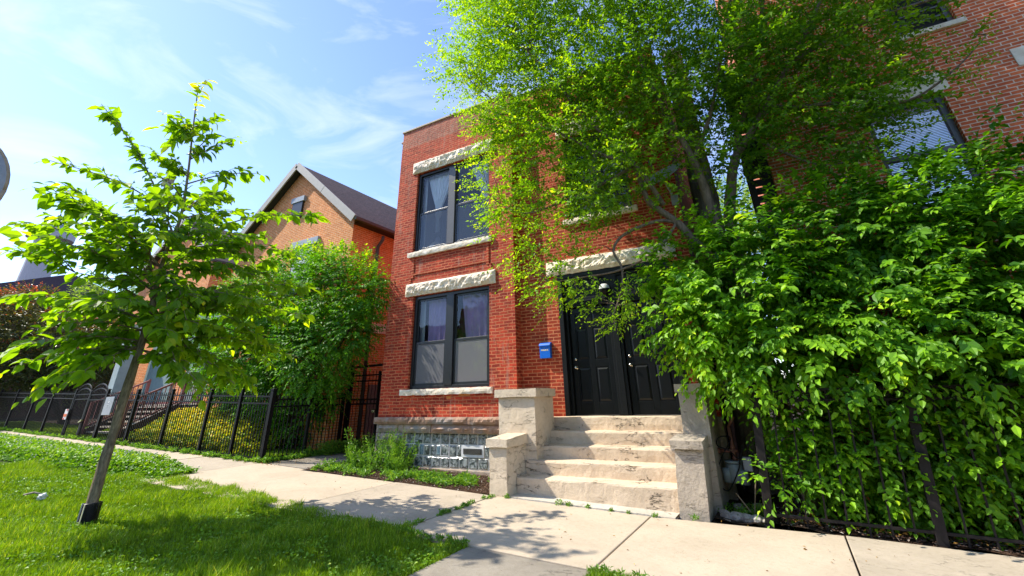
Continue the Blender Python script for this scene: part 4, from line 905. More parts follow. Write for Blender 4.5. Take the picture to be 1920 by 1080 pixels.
def shoots(S, D, length, k, Ln, Wd, droop=.3, side=.9, down=.5, updn=.6, varc=None, rnd=.25, arch=.25):
    """k leaves along each shoot; returns leaf arrays"""
    Mn = len(S); D = norm(D); t = (np.arange(k)+.6)/k; up = np.array([0, 0, 1.0])
    B = norm(np.cross(D, up)+RNG.normal(0, .15, (Mn, 3)))
    L_ = length[:, None, None]
    P = S[:, None, :]+D[:, None, :]*L_*t[None, :, None]-up*(arch*L_*(t**2)[None, :, None])
    sgn = np.where(np.arange(k) % 2 == 0, 1, -1)[None, :, None]
    A = D[:, None, :]*.55+B[:, None, :]*sgn*side-up*down+RNG.normal(0, rnd, (Mn, k, 3)); A[:, -1] = D*.9-up*down+RNG.normal(0, rnd*.5, (Mn, 3))
    Nn = up[None, None, :]*updn+D[:, None, :]*.35+RNG.normal(0, rnd, (Mn, k, 3))
    ln = Ln*(.6+.6*RNG.random((Mn, 1)))*(.6+.55*RNG.random((Mn, k)))*(1-.25*t[None, :]**3); wd = ln*(Wd/Ln)
    v = (varc[:, None] if varc is not None else RNG.random((Mn, 1))*.6)+.28*t[None, :]**2+RNG.normal(0, .10, (Mn, k))
    return P.reshape(-1, 3), A.reshape(-1, 3), Nn.reshape(-1, 3), ln.ravel(), wd.ravel(), np.clip(v, 0, 1).ravel()
def blobs_px(lst):
    out_ = []
    for b in lst:
        px, py, r, Y = b[:4]; p = at(px, py, Y); out_.append((np.array(p), r*mpp(p)*(b[4] if len(b) > 4 else 1)))
    return out_
def sample_blobs(bl, n, inner=.55, squash=.8):
    w = np.array([r**2 for _, r in bl]); w /= w.sum(); idx = RNG.choice(len(bl), n, p=w); d = norm(RNG.normal(0, 1, (n, 3)))
    rad = inner+(1.03-inner)*RNG.random(n)**.6; c = np.array([bl[i][0] for i in idx]); r = np.array([bl[i][1] for i in idx])
    sc = np.array([1, squash, 1]); P = c+d*sc*(r*rad)[:, None]
    # drop those deep inside another blob
    keep = np.ones(n, bool)
    for c2, r2 in bl:
        q = np.linalg.norm((P-c2)/sc, axis=1)/r2; keep &= q > inner*.85
    return P[keep], d[keep], rad[keep]
def limb(mb, pts, r0, r1, n=8):
    P = [Vector(p) for p in pts]; out_ = []
    for i in range(len(P)-1):
        p0, p1, p2, p3 = P[max(i-1, 0)], P[i], P[i+1], P[min(i+2, len(P)-1)]
        for q in range(5): t = q/5; out_.append(.5*((2*p1)+(p2-p0)*t+(2*p0-5*p1+4*p2-p3)*t*t+(3*p1-p0-3*p2+p3)*t**3))
    out_.append(P[-1]); m = len(out_); mb.tube(out_, [r0+(r1-r0)*i/(m-1) for i in range(m)], n, wob=.25); return out_
def twigs(mb, nodes, targets, r=.006):
    nd = np.array([tuple(p) for p in nodes])
    for T_ in targets:
        d = np.linalg.norm(nd-T_, axis=1)+np.maximum(0, nd[:, 2]-T_[2])*1.2; a = Vector(nd[int(np.argmin(d))]); b = Vector(T_); m = (a+b)/2+Vector((random.uniform(-.1, .1), random.uniform(-.1, .1), random.uniform(.0, .16)))*(b-a).length
        L0 = (b-a).length; mb.tube([a, (a+m)/2+Vector((0, 0, .02*L0)), m, (m+b)/2, b], [r*(1+L0*.9), r*(1+L0*.6), r*(1+L0*.35), r*.9, r*.35], 5, cap=False)

# ---- hedge tree at right
ht = thing('broadleaf_tree', 'dense bright green broad leafed low tree spilling over the right fence and stair wall', 'tree', (1.6, 8.4, 0))
HB = blobs_px([(1300, 500, 78, 7.8), (1285, 590, 72, 7.7), (1330, 660, 45, 7.65), (1390, 560, 120, 8.0), (1370, 645, 62, 7.6), (1450, 480, 110, 8.1), (1500, 620, 105, 7.75), (1590, 440, 110, 8.2), (1650, 580, 140, 7.9),
    (1740, 410, 115, 8.2), (1780, 620, 110, 7.7), (1880, 500, 150, 8.0), (1880, 350, 95, 8.3), (1960, 660, 110, 7.7), (2040, 520, 180, 8.0), (2060, 800, 160, 8.2), (1440, 660, 60, 7.7), (1600, 680, 60, 7.7), (1700, 690, 55, 7.7)])
HB2 = blobs_px([(1500, 790, 75, 8.1, 1), (1560, 780, 90, 8.2), (1530, 880, 55, 7.95), (1460, 900, 28, 7.6), (1640, 830, 110, 8.2), (1700, 930, 55, 8.0), (1800, 830, 120, 8.2), (1880, 920, 70, 8.0), (1900, 800, 110, 8.2), (1760, 760, 90, 8.2), (1610, 930, 40, 7.95)])
Pc, dc, rc = sample_blobs(HB, 1500, .5); ii = RNG.integers(0, len(Pc), 6400); P = Pc[ii]+RNG.normal(0, .13, (len(ii), 3)); d = dc[ii]; rad = rc[ii]; hc_ = RNG.normal(0, .12, len(Pc))[ii]; D = d*.8+np.array([0, 0, .15]); front = np.clip(RNG.random(len(P))*.42+(rad > .85)*.14+hc_-(P[:, 0]-1)*.05+.04, 0, 1)  # front: leaf tone lightens towards the left, the lit side put into the colour
hv = [shoots(P, D, np.full(len(P), .34)*(.7+.6*RNG.random(len(P))), 8, .135, .08, down=.62, varc=front, arch=.35)]
P, d, rad = sample_blobs(HB2, 2900, .4); D = d*.8+np.array([0, -.1, .2])
hv.append(shoots(P, D, np.full(len(P), .3), 7, .11, .066, down=.5, varc=RNG.random(len(P))*.6, arch=.35))
# tall new shoots poking up along the crown top
tops = []
for px, py in ((1330, 400), (1400, 395), (1470, 345), (1490, 390), (1545, 335), (1600, 330), (1640, 285), (1675, 270), (1700, 290), (1765, 280), (1830, 290), (1880, 250), (1910, 240), (1560, 355), (1730, 300), (1250, 470), (1235, 520), (1220, 560), (1800, 265)):
    tops.append(tuple(at(px, py+22, 8.0+random.uniform(-.2, .2))))
tops = np.array(tops); D = RNG.normal(0, .35, tops.shape)+np.array([0, 0, 1.0])
hv.append(shoots(tops, D, np.full(len(tops), .34), 7, .11, .06, down=.1, varc=np.full(len(tops), .7), arch=.2))
A_ = [np.concatenate(z) for z in zip(*hv)]
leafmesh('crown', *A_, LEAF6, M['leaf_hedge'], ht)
mb = MB(); base = Vector((1.2, 8.6, -.1)); nodes = []
for tx, ty, tz, r in ((-1.0, 8.0, 2.8, .035), (0, 8.1, 3.2, .04), (.9, 8.4, 3.6, .05), (1.8, 8.2, 3.4, .045), (2.8, 8.3, 4.0, .05), (3.4, 8.1, 3.0, .04), (-1.2, 7.8, 2.2, .03), (2.2, 7.9, 2.2, .03)):
    s = base+Vector((random.uniform(-.5, .5), random.uniform(-.15, .15), 0)); nodes += limb(mb, [s, s*.6+Vector((tx, ty, tz))*.4+Vector((0, .1, .35)), Vector((tx, ty, tz))], r, .012)
twigs(mb, nodes, [b[0] for b in HB2]+[b[0] for b in HB], .007); mb.build('trunk', M['bark_elm'], ht, smooth=True)

# ---- left bush-tree behind the fence
bt = thing('broadleaf_tree', 'round dense green tree behind the left fence against the orange house', 'tree', (-12.2, 8.9, .35))
BB = blobs_px([(640, 545, 78, 8.6), (690, 545, 38, 8.4), (660, 610, 52, 8.5), (560, 550, 85, 8.7), (600, 640, 85, 8.5), (500, 640, 85, 8.7), (480, 570, 70, 8.9), (530, 715, 70, 8.9), (600, 705, 55, 9.0), (440, 680, 62, 9.0), (455, 740, 40, 9.1), (480, 770, 34, 9.0), (410, 650, 45, 9.4), (570, 780, 46, 9.2), (615, 745, 30, 9.4), (560, 505, 34, 8.7), (620, 500, 32, 8.6), (420, 600, 60, 9.2), (545, 800, 26, 9.2)])
P, d, rad = sample_blobs(BB, 9500, .5); D = d*.85+np.array([0, 0, .2])
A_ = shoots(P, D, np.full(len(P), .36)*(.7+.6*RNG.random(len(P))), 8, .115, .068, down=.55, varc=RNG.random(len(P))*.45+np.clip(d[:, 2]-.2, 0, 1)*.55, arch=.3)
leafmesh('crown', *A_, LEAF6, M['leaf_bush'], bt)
mb = MB(); nodes = []
for i in range(6): b0 = Vector((-12.3+random.uniform(-.25, .25), 9.0, .25)); T_ = Vector(BB[[0, 3, 5, 6, 7, 2][i]][0].tolist()); nodes += limb(mb, [b0, b0+(T_-b0)*.4+Vector((0, 0, .4)), T_], .06, .02)
twigs(mb, nodes, [b[0] for b in BB], .01); mb.build('trunk', M['bark_dark'], bt, smooth=True)
# ---- red-tinged tree far left
rt = thing('red_leafed_tree', 'wide low tree with red tinged top leaves over the far left fence', 'tree', (-31, 9.5, .8))
RB = []
for px, py, r, X in [(20, 630, 80, -34), (-50, 640, 90, -34), (90, 640, 72, -32), (150, 650, 66, -31), (205, 655, 55, -29), (60, 690, 55, -32), (150, 700, 40, -30), (230, 670, 35, -28), (260, 640, 30, -28), (0, 700, 60, -33), (40, 590, 50, -34)]:
    p = atx(px, py, X); RB.append((np.array(p), r*mpp(p)))
P, d, rad = sample_blobs(RB, 6500, .5, 1.0)
A_ = shoots(P, d+np.array([0, 0, .3]), np.full(len(P), .5), 7, .17, .10, down=.4, varc=RNG.random(len(P))*.45+np.clip(d[:, 2], 0, 1)*.5, arch=.3)
leafmesh('crown', *A_, LEAF4, M['leaf_red'], rt)
mb = MB(); nodes = []
for i in range(7): b0 = Vector((-29.5+random.uniform(-.4, .4), 9.6, .7)); T_ = Vector(RB[i][0].tolist()); nodes += limb(mb, [b0, b0+(T_-b0)*.35+Vector((0, 0, .5)), T_], .09, .03)
mb.build('trunk', M['bark_dark'], rt, smooth=True)
# ---- background trees
def bgtree(label, bl, base, n, ln, leafm, nm='tree', group=None):
    t = thing(nm, label, 'tree', base, group); P, d, rad = sample_blobs(bl, n, .4, 1.0)
    A_ = shoots(P, d+np.array([0, 0, .3]), np.full(len(P), ln*3), 8, ln, ln*.6, down=.3, varc=RNG.random(len(P))*.8, arch=.3); leafmesh('crown', *A_, LEAF4, leafm, t)
    mb = MB(); b = Vector(base); nodes = limb(mb, [b, b*.5+Vector(bl[0][0].tolist())*.5+Vector((.2, 0, 0)), Vector(bl[0][0].tolist())], .22, .08)
    for c, r in bl[1:]: limb(mb, [nodes[len(nodes)//2], Vector(c.tolist())], .08, .03)
    mb.build('trunk', M['bark_elm'], t, smooth=True)
bgtree('sunlit tree far behind the gap between the two brick buildings', blobs_px([(1375, 400, 60, 26), (1330, 440, 60, 25), (1430, 420, 55, 25), (1400, 480, 70, 24), (1330, 350, 24, 26), (1470, 470, 50, 25), (1420, 350, 22, 26)]), (4, 26, 0), 2600, .16, M['leaf_bg'], 'deciduous_tree')
l2 = []
for px, py, r, X in [(215, 545, 45, -38), (255, 580, 40, -38), (300, 600, 40, -36), (180, 560, 35, -38), (280, 540, 20, -38), (350, 640, 50, -30)]:
    p = atx(px, py, X); l2.append((np.array(p), r*mpp(p)))
bgtree('pale green tree far behind the young tree at left', l2, (-38, 15, 1), 2200, .16, M['leaf_bg'], 'deciduous_tree')
# ---- thick grey trunk in the passage
tk = thing('old_tree', 'thick grey trunk with deep furrowed bark rising beside the right corner of the red house', 'tree', (-.66, 9.7, 0))
mb = MB(); pts = [(-.72, 9.75, -.1), (-.70, 9.75, 1.2), (-.68, 9.72, 3), (-.66, 9.7, 5), (-.66, 9.7, 7), (-.7, 9.75, 9.5)]; limb(mb, pts, .30, .22, 16)
mb.build('trunk', M['bark_grey'], tk, smooth=True)
# ---- the big fine-leafed tree
et = thing('elm_tree', 'large many stemmed tree with fine bright leaves arching across the red house front', 'tree', (-.1, 8.45, 0))
mb = MB(); nodes = []
def L_(pts, r0, r1): 
    q = [at(p[0], p[1], p[2]) if len(p) == 3 else Vector(p[:3]) for p in pts]; n_ = limb(mb, q, r0, r1); nodes.extend(n_[2:]); return n_
B0 = (-.05, 8.5, -.1, 1)
L_([B0, (1415, 600, 8.5), (1372, 430, 8.5), (1368, 385, 8.5), (1372, 335, 8.45), (1381, 291, 8.4)], .11, .085)
L_([(1381, 291, 8.4), (1404, 255, 8.3), (1435, 200, 8.2), (1480, 120, 8.0), (1530, 20, 7.8), (1560, -80, 7.7)], .075, .03)
L_([(1381, 291, 8.4), (1383, 250, 8.4), (1395, 215, 8.3), (1420, 120, 8.2), (1430, 0, 8.1), (1440, -120, 8.0)], .06, .03)
L_([B0, (1400, 560, 8.3), (1338, 405, 8.2), (1318, 344, 8.1), (1300, 300, 8.0), (1278, 262, 7.9), (1255, 225, 7.8), (1205, 120, 7.6), (1180, 0, 7.4), (1150, -120, 7.3)], .095, .03)
L_([(1300, 300, 8.0), (1330, 220, 7.9), (1350, 120, 7.7), (1370, 0, 7.5)], .045, .02)
L_([B0, (1385, 560, 8.2), (1300, 450, 8.0), (1269, 417, 7.9), (1240, 396, 7.85), (1217, 378, 7.8), (1205, 350, 7.8), (1190, 310, 7.7), (1150, 265, 7.6), (1100, 225, 7.4), (1040, 150, 7.2), (960, 60, 7.0), (900, -40, 6.9)], .085, .02)
L_([(1244, 385, 7.85), (1221, 349, 7.7), (1189, 309, 7.6), (1130, 290, 7.4), (1050, 250, 7.3), (960, 215, 7.2), (880, 150, 7.1)], .05, .012)
L_([(1269, 417, 7.9), (1230, 415, 7.8), (1170, 440, 7.6), (1150, 470, 7.5), (1165, 500, 7.45), (1166, 540, 7.4), (1150, 590, 7.35)], .035, .010)
L_([(1269, 417, 7.9), (1240, 460, 7.6), (1200, 490, 7.5), (1150, 510, 7.4), (1090, 520, 7.3), (1030, 530, 7.3)], .025, .008)
L_([(1190, 310, 7.7), (1120, 350, 7.5), (1050, 380, 7.4), (980, 400, 7.3), (920, 370, 7.2)], .035, .008)
L_([(1435, 200, 8.2), (1500, 200, 8.2), (1600, 190, 8.2), (1700, 190, 8.2), (1790, 130, 8.2), (1850, 65, 8.2)], .04, .008)
L_([(1404, 255, 8.3), (1480, 290, 8.3), (1560, 310, 8.3), (1640, 270, 8.3)], .03, .008)
L_([(1480, 120, 8.0), (1580, 60, 7.9), (1680, 20, 7.8), (1780, -10, 7.8)], .04, .01)
EB = blobs_px([(940, 50, 85, 7.1), (900, 140, 62, 7.1), (870, 120, 38, 7.1), (890, -30, 60, 7.0), (1010, 20, 110, 7.2), (1020, 170, 105, 7.3), (955, 240, 62, 7.2), (940, 310, 42, 7.2), (950, 380, 36, 7.2), (1040, 300, 80, 7.4), (1000, 385, 44, 7.4), (1070, 450, 36, 7.4), (1150, 100, 130, 7.5),
    (1180, 270, 85, 7.7), (1000, 495, 34, 7.4), (1060, 525, 42, 7.35), (1130, 525, 36, 7.4), (1110, 370, 55, 7.5), (1300, 60, 150, 7.7), (1300, 200, 85, 8.0), (1440, 90, 140, 8.0), (1480, 240, 80, 8.2), (1580, 60, 100, 8.0), (1610, 180, 66, 8.2),
    (1690, 140, 50, 8.2), (1650, 25, 75, 8.0), (1630, 245, 42, 8.3), (1550, 300, 42, 8.3), (1400, 200, 70, 8.2), (1200, -100, 180, 7.4), (1450, -140, 190, 7.8), (1000, -110, 120, 7.1), (1630, -90, 90, 7.9), (1160, 180, 90, 7.5), (1230, 340, 45, 7.8), (1150, 340, 55, 7.7), (1350, 300, 45, 8.3)])
Pc, dc, rc = sample_blobs(EB, 1900, .12, .85); ii = RNG.integers(0, len(Pc), 14800); off_ = RNG.normal(0, 1, (len(ii), 3))*np.array([.24, .24, .13]); P = Pc[ii]+off_; d = norm(dc[ii]*.5+norm(off_)); cl_ = RNG.normal(0, .10, len(Pc))[ii]
outw = P-np.array([-.3, 8.4, 5.0]); D = norm(outw)*.7+d*.8+RNG.normal(0, .35, P.shape); D[:, 2] *= .6; lit = np.clip(cl_*1.3+-(P[:, 0]+.5)*.07+.22+RNG.normal(0, .2, len(P)), 0, .85)  # lit: leaf tone lightens towards the left, sunlight put into the colour
ev = [shoots(P, D, .42*(.6+.7*RNG.random(len(P))), 10, .102, .054, side=.8, down=.2, updn=.5, varc=lit, rnd=.5, arch=.22)]
# hand placed sprays on the silhouette and hanging in front of the door
sp = [(830, 105, 7.1, -1, .1), (845, 95, 7.1, -1, .2), (850, 130, 7.1, -.9, 0), (865, 30, 7.0, -.8, .5), (855, 8, 7.0, -.8, .5), (880, 175, 7.1, -1, 0), (870, 200, 7.1, -1, -.1), (880, 235, 7.2, -1, 0), (870, 345, 7.2, -1, .1), (885, 350, 7.2, -1, .0), (900, 395, 7.2, -1, -.2), (905, 380, 7.2, -1, 0), (960, 470, 7.3, -1, -.1), (965, 455, 7.3, -1, 0),
      (955, 505, 7.3, -1, 0), (975, 515, 7.3, -1, -.1), (985, 535, 7.3, -1, 0), (1000, 545, 7.3, -1, -.1), (1010, 560, 7.3, -1, -.1), (1030, 555, 7.3, -.8, -.1), (1050, 545, 7.3, -.8, -.2), (1075, 550, 7.3, -.6, -.3), (1090, 540, 7.3, -.5, -.2), (1165, 560, 7.35, -.2, -1), (1160, 580, 7.35, -.3, -1), (1150, 600, 7.35, -.9, -.4), (1135, 605, 7.35, -1, -.2), (1185, 560, 7.4, .1, -1), (1180, 545, 7.4, .3, -.8),
      (1165, 520, 7.4, .1, -1), (1210, 530, 7.4, .5, -.7), (1140, 590, 7.35, -1, 0), (1170, 540, 7.35, -.1, -1), (1240, 440, 7.6, .3, -.3), (1200, 420, 7.6, -.5, .1), (1110, 470, 7.4, -.8, -.2), (1850, 60, 8.2, 1, .5), (1820, 90, 8.2, 1, .4), (1790, 110, 8.2, 1, .3), (1800, 140, 8.2, .9, -.1), (1780, 160, 8.2, .8, -.1), (1750, 190, 8.2, .9, .0), (1720, 210, 8.2, 1, -.1), (1740, 235, 8.3, 1, 0), (1690, 240, 8.3, 1, -.2), (1660, 280, 8.3, 1, -.1), (1600, 320, 8.3, .9, -.1), (1540, 345, 8.3, .5, -.2), (1830, 75, 8.2, .8, .6), (1835, 120, 8.2, .9, .2)]
SP = []; SD = []
for px, py, Y, dx, dz in sp:
    for q in range(4): p = at(px+random.uniform(-14, 14)-dx*16, py+random.uniform(-12, 12), Y+random.uniform(-.15, .15)); SP.append(tuple(p)); SD.append((dx+random.uniform(-.25, .25), random.uniform(-.4, .4), dz+random.uniform(-.25, .25)))
SP = np.array(SP); SD = np.array(SD); ev.append(shoots(SP, SD, np.full(len(SP), .36), 11, .082, .044, side=.8, down=.15, updn=.6, varc=np.where(SD[:, 0] > .5, .25, .6), rnd=.25, arch=.12))  # sprays pointing right get a darker tone, the sunless side painted in
A_ = [np.concatenate(z) for z in zip(*ev)]
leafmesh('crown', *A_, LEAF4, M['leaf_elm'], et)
sel = P[RNG.choice(len(P), 520, replace=False)]; twigs(mb, nodes, list(sel)+list(SP[::3]), .0045)
mb.build('trunk', M['bark_elm'], et, smooth=True)

# ---- sapling in the lawn
st = thing('young_tree', 'young staked street tree with large serrated leaves on a slender trunk in the lawn', 'tree', (-8.14, 3.21, gz(-8.14)))
T0 = (-8.14, 3.21, .3); TN = (-.93, .37, 0)
def sp_(px, py, off=0): 
    q = (T0[0]+TN[0]*off, T0[1]+TN[1]*off, T0[2]); return atn(px, py, q, TN)
mb = MB(); sn = []
tr = [sp_(162, 985), sp_(178, 925), sp_(205, 835), sp_(236, 735), sp_(262, 655), sp_(281, 590), sp_(290, 560)]; tk_ = limb(mb, tr, .066, .042, 12)
lead = [sp_(290, 560), sp_(298, 515), sp_(312, 470), sp_(338, 410), sp_(352, 330), sp_(362, 240), sp_(372, 160)]; ld = limb(mb, lead, .042, .007)
ls = [sp_(284, 575), sp_(279, 500), sp_(281, 440), sp_(310, 330), sp_(262, 240), sp_(203, 190)]; limb(mb, [sp_(284, 575), sp_(283, 500), sp_(278, 445)], .022, .012)
branches = [  # wide low limbs
 ((268, 640), (30, 650), -.2, .014), ((275, 610), (500, 640), -.3, .015), ((280, 590), (470, 590), .7, .015), ((270, 630), (480, 725), .2, .014), ((262, 655), (110, 700), .3, .013), ((290, 545), (110, 470), -.1, .015), ((300, 500), (520, 520), 0, .015), ((285, 560), (560, 570), .3, .015),
 # start px, end px, depth offset, radius
 ((262, 655), (20, 690), .5, .016), ((262, 650), (60, 735), -.3, .014), ((270, 620), (90, 610), .2, .014), ((280, 572), (140, 510), .3, .020), ((140, 510), (10, 470), .4, .012), ((282, 540), (60, 440), -.3, .016), ((300, 500), (110, 340), .4, .016), ((312, 470), (60, 350), 0, .014),
 ((325, 440), (190, 195), .2, .018), ((338, 410), (90, 300), -.4, .014), ((350, 330), (280, 290), .3, .01), ((355, 300), (440, 265), .2, .012), ((350, 345), (480, 325), -.2, .014), ((338, 410), (470, 400), .3, .014), ((320, 450), (610, 405), -.2, .018), ((312, 470), (560, 480), .4, .016), ((300, 505), (500, 440), .6, .014),
 ((290, 555), (540, 610), 0, .018), ((285, 575), (600, 540), -.5, .016), ((280, 590), (520, 690), .5, .016), ((270, 625), (440, 720), -.4, .016), ((262, 655), (370, 735), -.6, .013), ((275, 610), (430, 650), .9, .014), ((262, 650), (180, 640), 1.0, .012), ((290, 540), (400, 560), 1.1, .014), ((290, 540), (200, 430), 1.0, .014), ((312, 460), (260, 380), -1.0, .014), ((300, 500), (350, 600), -1.0, .014), ((282, 580), (170, 560), -.9, .014),
 ((338, 400), (420, 360), 1.0, .012), ((345, 380), (300, 330), -.6, .01), ((362, 240), (400, 225), .1, .007), ((362, 250), (335, 225), -.1, .007), ((275, 600), (10, 560), .7, .014), ((265, 640), (560, 670), .1, .015), ((300, 500), (20, 420), .8, .014), ((280, 590), (330, 680), -.8, .014), ((290, 560), (470, 560), -.9, .014), ((312, 460), (400, 430), -.8, .012), ((300, 500), (170, 400), -.6, .014), ((282, 580), (590, 600), .6, .014)]
random.seed(23); br0 = list(branches)
for (a, b, off, r_) in br0[:-2]:
    for v_ in range(2):
        j = 46 if v_ else 30; f_ = random.uniform(.45, .92); bx = a[0]+(b[0]-a[0])*f_+random.uniform(-j, j); by = a[1]+(b[1]-a[1])*f_+random.uniform(-j, j)*.8
        if (by < 330 and abs(bx-350) > 60) or random.random() < .38: continue
        branches.append((a, (bx, by), off+random.uniform(-.7, .7), r_*.7))
SS = []; SDD = []; SLn = []; SV = []
for (a, b, off, r) in branches:
    p = sp_(*a); q = sp_(b[0], b[1], off); L0 = (q-p).length; m = (p+q)/2+Vector((0, 0, .08*L0)); pts = limb(mb, [p, m, q], r, .004, 6)
    n_ = len(pts)
    # leaves along the outer two thirds of the branch, plus side twigs
    ks = max(3, int(L0/.24))
    for i in range(ks):
        t = .22+.74*i/ks; s0 = pts[int(t*(n_-1))]; dd = (pts[-1]-pts[0]).normalized()
        for sg_ in (-1, 1):
            side = dd.cross(Vector((0, 0, 1))).normalized()*sg_; D_ = dd*.8+side*random.uniform(.5, .9)+Vector((0, 0, random.uniform(-.1, .35))); ln = random.uniform(.22, .42)*(1-.4*t)
            SS.append(tuple(s0)); SDD.append(tuple(D_)); SLn.append(ln); SV.append(random.uniform(.1, .5)); e = s0+D_.normalized()*ln; mb.tube([s0, (s0+e)/2+Vector((0, 0, .01)), e-Vector((0, 0, .1*ln))], [.005, .004, .002], 4, cap=False)
    SS.append(tuple(pts[-3])); SDD.append(tuple((pts[-1]-pts[-4]).normalized())); SLn.append(.34); SV.append(.55)
for i in range(4, len(ld), 2): SS.append(tuple(ld[i])); SDD.append((random.uniform(-.6, .6), random.uniform(-.6, .6), .7)); SLn.append(.22); SV.append(.3+.5*i/len(ld))
for k_ in range(3): SS.append(tuple(ld[-4+k_])); SDD.append((.05*k_, 0, 1)); SLn.append(.25); SV.append(.85)
SS = np.array(SS); SDD = np.array(SDD); SLn = np.array(SLn); SV = np.array(SV)
A_ = shoots(SS, SDD, SLn, 5, .205, .118, side=.75, down=.55, updn=.65, varc=SV, rnd=.42, arch=.15)
mb.build('trunk', M['bark_sap'], st, smooth=True)
LEAFS = (np.array([[0, 0, 0], [.15, .28, .06], [.35, .5, .10], [.6, .44, .08], [.82, .22, .02], [1.04, 0, -.10], [.82, -.22, .02], [.6, -.44, .08], [.35, -.5, .10], [.15, -.28, .06], [.35, 0, -.01], [.7, 0, -.02]]), [(0, 10, 2, 1), (10, 11, 3, 2), (11, 5, 4, 3), (0, 9, 8, 10), (10, 8, 7, 11), (11, 7, 6, 5)])
leafmesh('crown', *A_, LEAFS, M['leaf_sap'], st)
tg = MB(); c0 = sp_(161, 984); n = 18; V = []
for i in range(19): tg.lathe([(.088, i*.0125), (.105, i*.0125+.003), (.105, i*.0125+.007), (.088, i*.0125+.0105)], (c0.x, c0.y, gz(c0.x)+.01), n=24)
o = tg.build('trunk_guard', M['plastic'], smooth=True); tag(o, 'black corrugated plastic guard around the foot of the young tree', 'tree guard')
mb = MB(); mb.box(c0.x+.045, c0.x+.06, c0.y-.10, c0.y-.092, gz(c0.x)+.03, gz(c0.x)+.24); mb.build('yellow_line', M['gold'], o)
# plastic bag caught in the crown
bg_ = sp_(318, 338, .2); mb = MB(); s = 14; V = []
for a in range(9):
    for b in range(s):
        th = math.pi*a/8; phi = 2*math.pi*b/s; dd = Vector((math.sin(th)*math.cos(phi)*.6, math.sin(th)*math.sin(phi)*.6, math.cos(th)*1.1)); V.append(bg_+dd*.12*(1+.9*noise.noise(dd*3.3)))
mb.add(V, [(a*s+b, a*s+(b+1) % s, (a+1)*s+(b+1) % s, (a+1)*s+b) for a in range(8) for b in range(s)]); o = mb.build('plastic_bag', plain('pale_pink_plastic', (.62, .52, .5), .5, 30, .15, .01)); tag(o, 'crumpled pale pinkish bag caught high in the young tree', 'bag')

# ================================================================== GROUND COVER
def blades(name, P, h, w, var, m, kind='stuff', lean=.45):
    n = len(P); a = RNG.random(n)*2*np.pi; d = np.stack([np.cos(a), np.sin(a), np.zeros(n)], 1); a2 = RNG.random(n)*2*np.pi
    ln = np.stack([np.cos(a2), np.sin(a2), np.zeros(n)], 1)*(h*lean*(.3+RNG.random(n)))[:, None]
    V = np.stack([P-d*w[:, None]/2, P+d*w[:, None]/2, P+ln*.35+d*w[:, None]*.4+np.array([0, 0, 1])*h[:, None]*.6, P+ln*.35-d*w[:, None]*.4+np.array([0, 0, 1])*h[:, None]*.6, P+ln+np.array([0, 0, 1])*h[:, None]], 1)
    me = nmesh(name, V.reshape(-1, 3), [(0, 1, 2, 3), (3, 2, 4)], n, 5, var); o = link(name, me, m); o['kind'] = kind; return o
def lawnpts(n, x0, x1, y0, y1, near=2.2):
    x = RNG.uniform(x0, x1, n); y = RNG.uniform(y0, y1, n); r = np.hypot(x, y); keep = RNG.random(n) < np.clip(6.5/np.maximum(r, 1)**1.0, 0, 1); x, y = x[keep], y[keep]
    return x, y
def edge_y(x): return np.where(x > -5.8, 4.90+(-3.3-x)*.10, np.where(x > -9.3, 5.15+(-5.8-x)*.09, 5.47))
def clumpn(x, y, f): return np.array([noise.noise(Vector((a*f, b*f, .5))) for a, b in zip(x, y)])
x, y = lawnpts(420000, -16, -3.42, 1.0, 5.5); ed = edge_y(x)+.06*np.sin(x*7)+.05*np.sin(x*17+1); k = (y < ed)&(y > 1.0+(-x-6)*0); x, y = x[k], y[k]
cn = clumpn(x, y, 1.3)*.5+clumpn(x, y, 4.5)*.5; h = (.045+.06*RNG.random(len(x))**2)*(1+cn*1.3); z = gz(x)-.012
o = blades('lawn_grass', np.stack([x, y, z], 1), h, .0055+.004*RNG.random(len(x))+np.hypot(x, y)*.0002, np.clip(.42+cn*.4+RNG.normal(0, .24, len(x)), 0, 1), M['grass']); tag(o, 'short bright green lawn grass around the young tree', 'grass')
# clover and plantain leaves mixed in the lawn
x, y = lawnpts(52000, -16, -3.45, 1.0, 5.3); k = y < edge_y(x); x, y = x[k], y[k]; cn = clumpn(x+20, y, .9); k = cn > RNG.normal(.0, .2, len(x)); x, y = x[k], y[k]; n = len(x)
Pq = np.stack([x, y, gz(x)+.02+.035*RNG.random(n)], 1); A = norm(RNG.normal(0, 1, (n, 3))*np.array([1, 1, .35])); Nn = np.array([0, 0, 1])+RNG.normal(0, .35, (n, 3))
o = leafmesh('lawn_clover', Pq, A, Nn, .028+.02*RNG.random(n), .02+.016*RNG.random(n), np.clip(RNG.normal(.5, .25, n), 0, 1), LEAF4, M['clover'], None); o['kind'] = 'stuff'; tag(o, 'small broad clover leaves mixed through the lawn', 'clover')
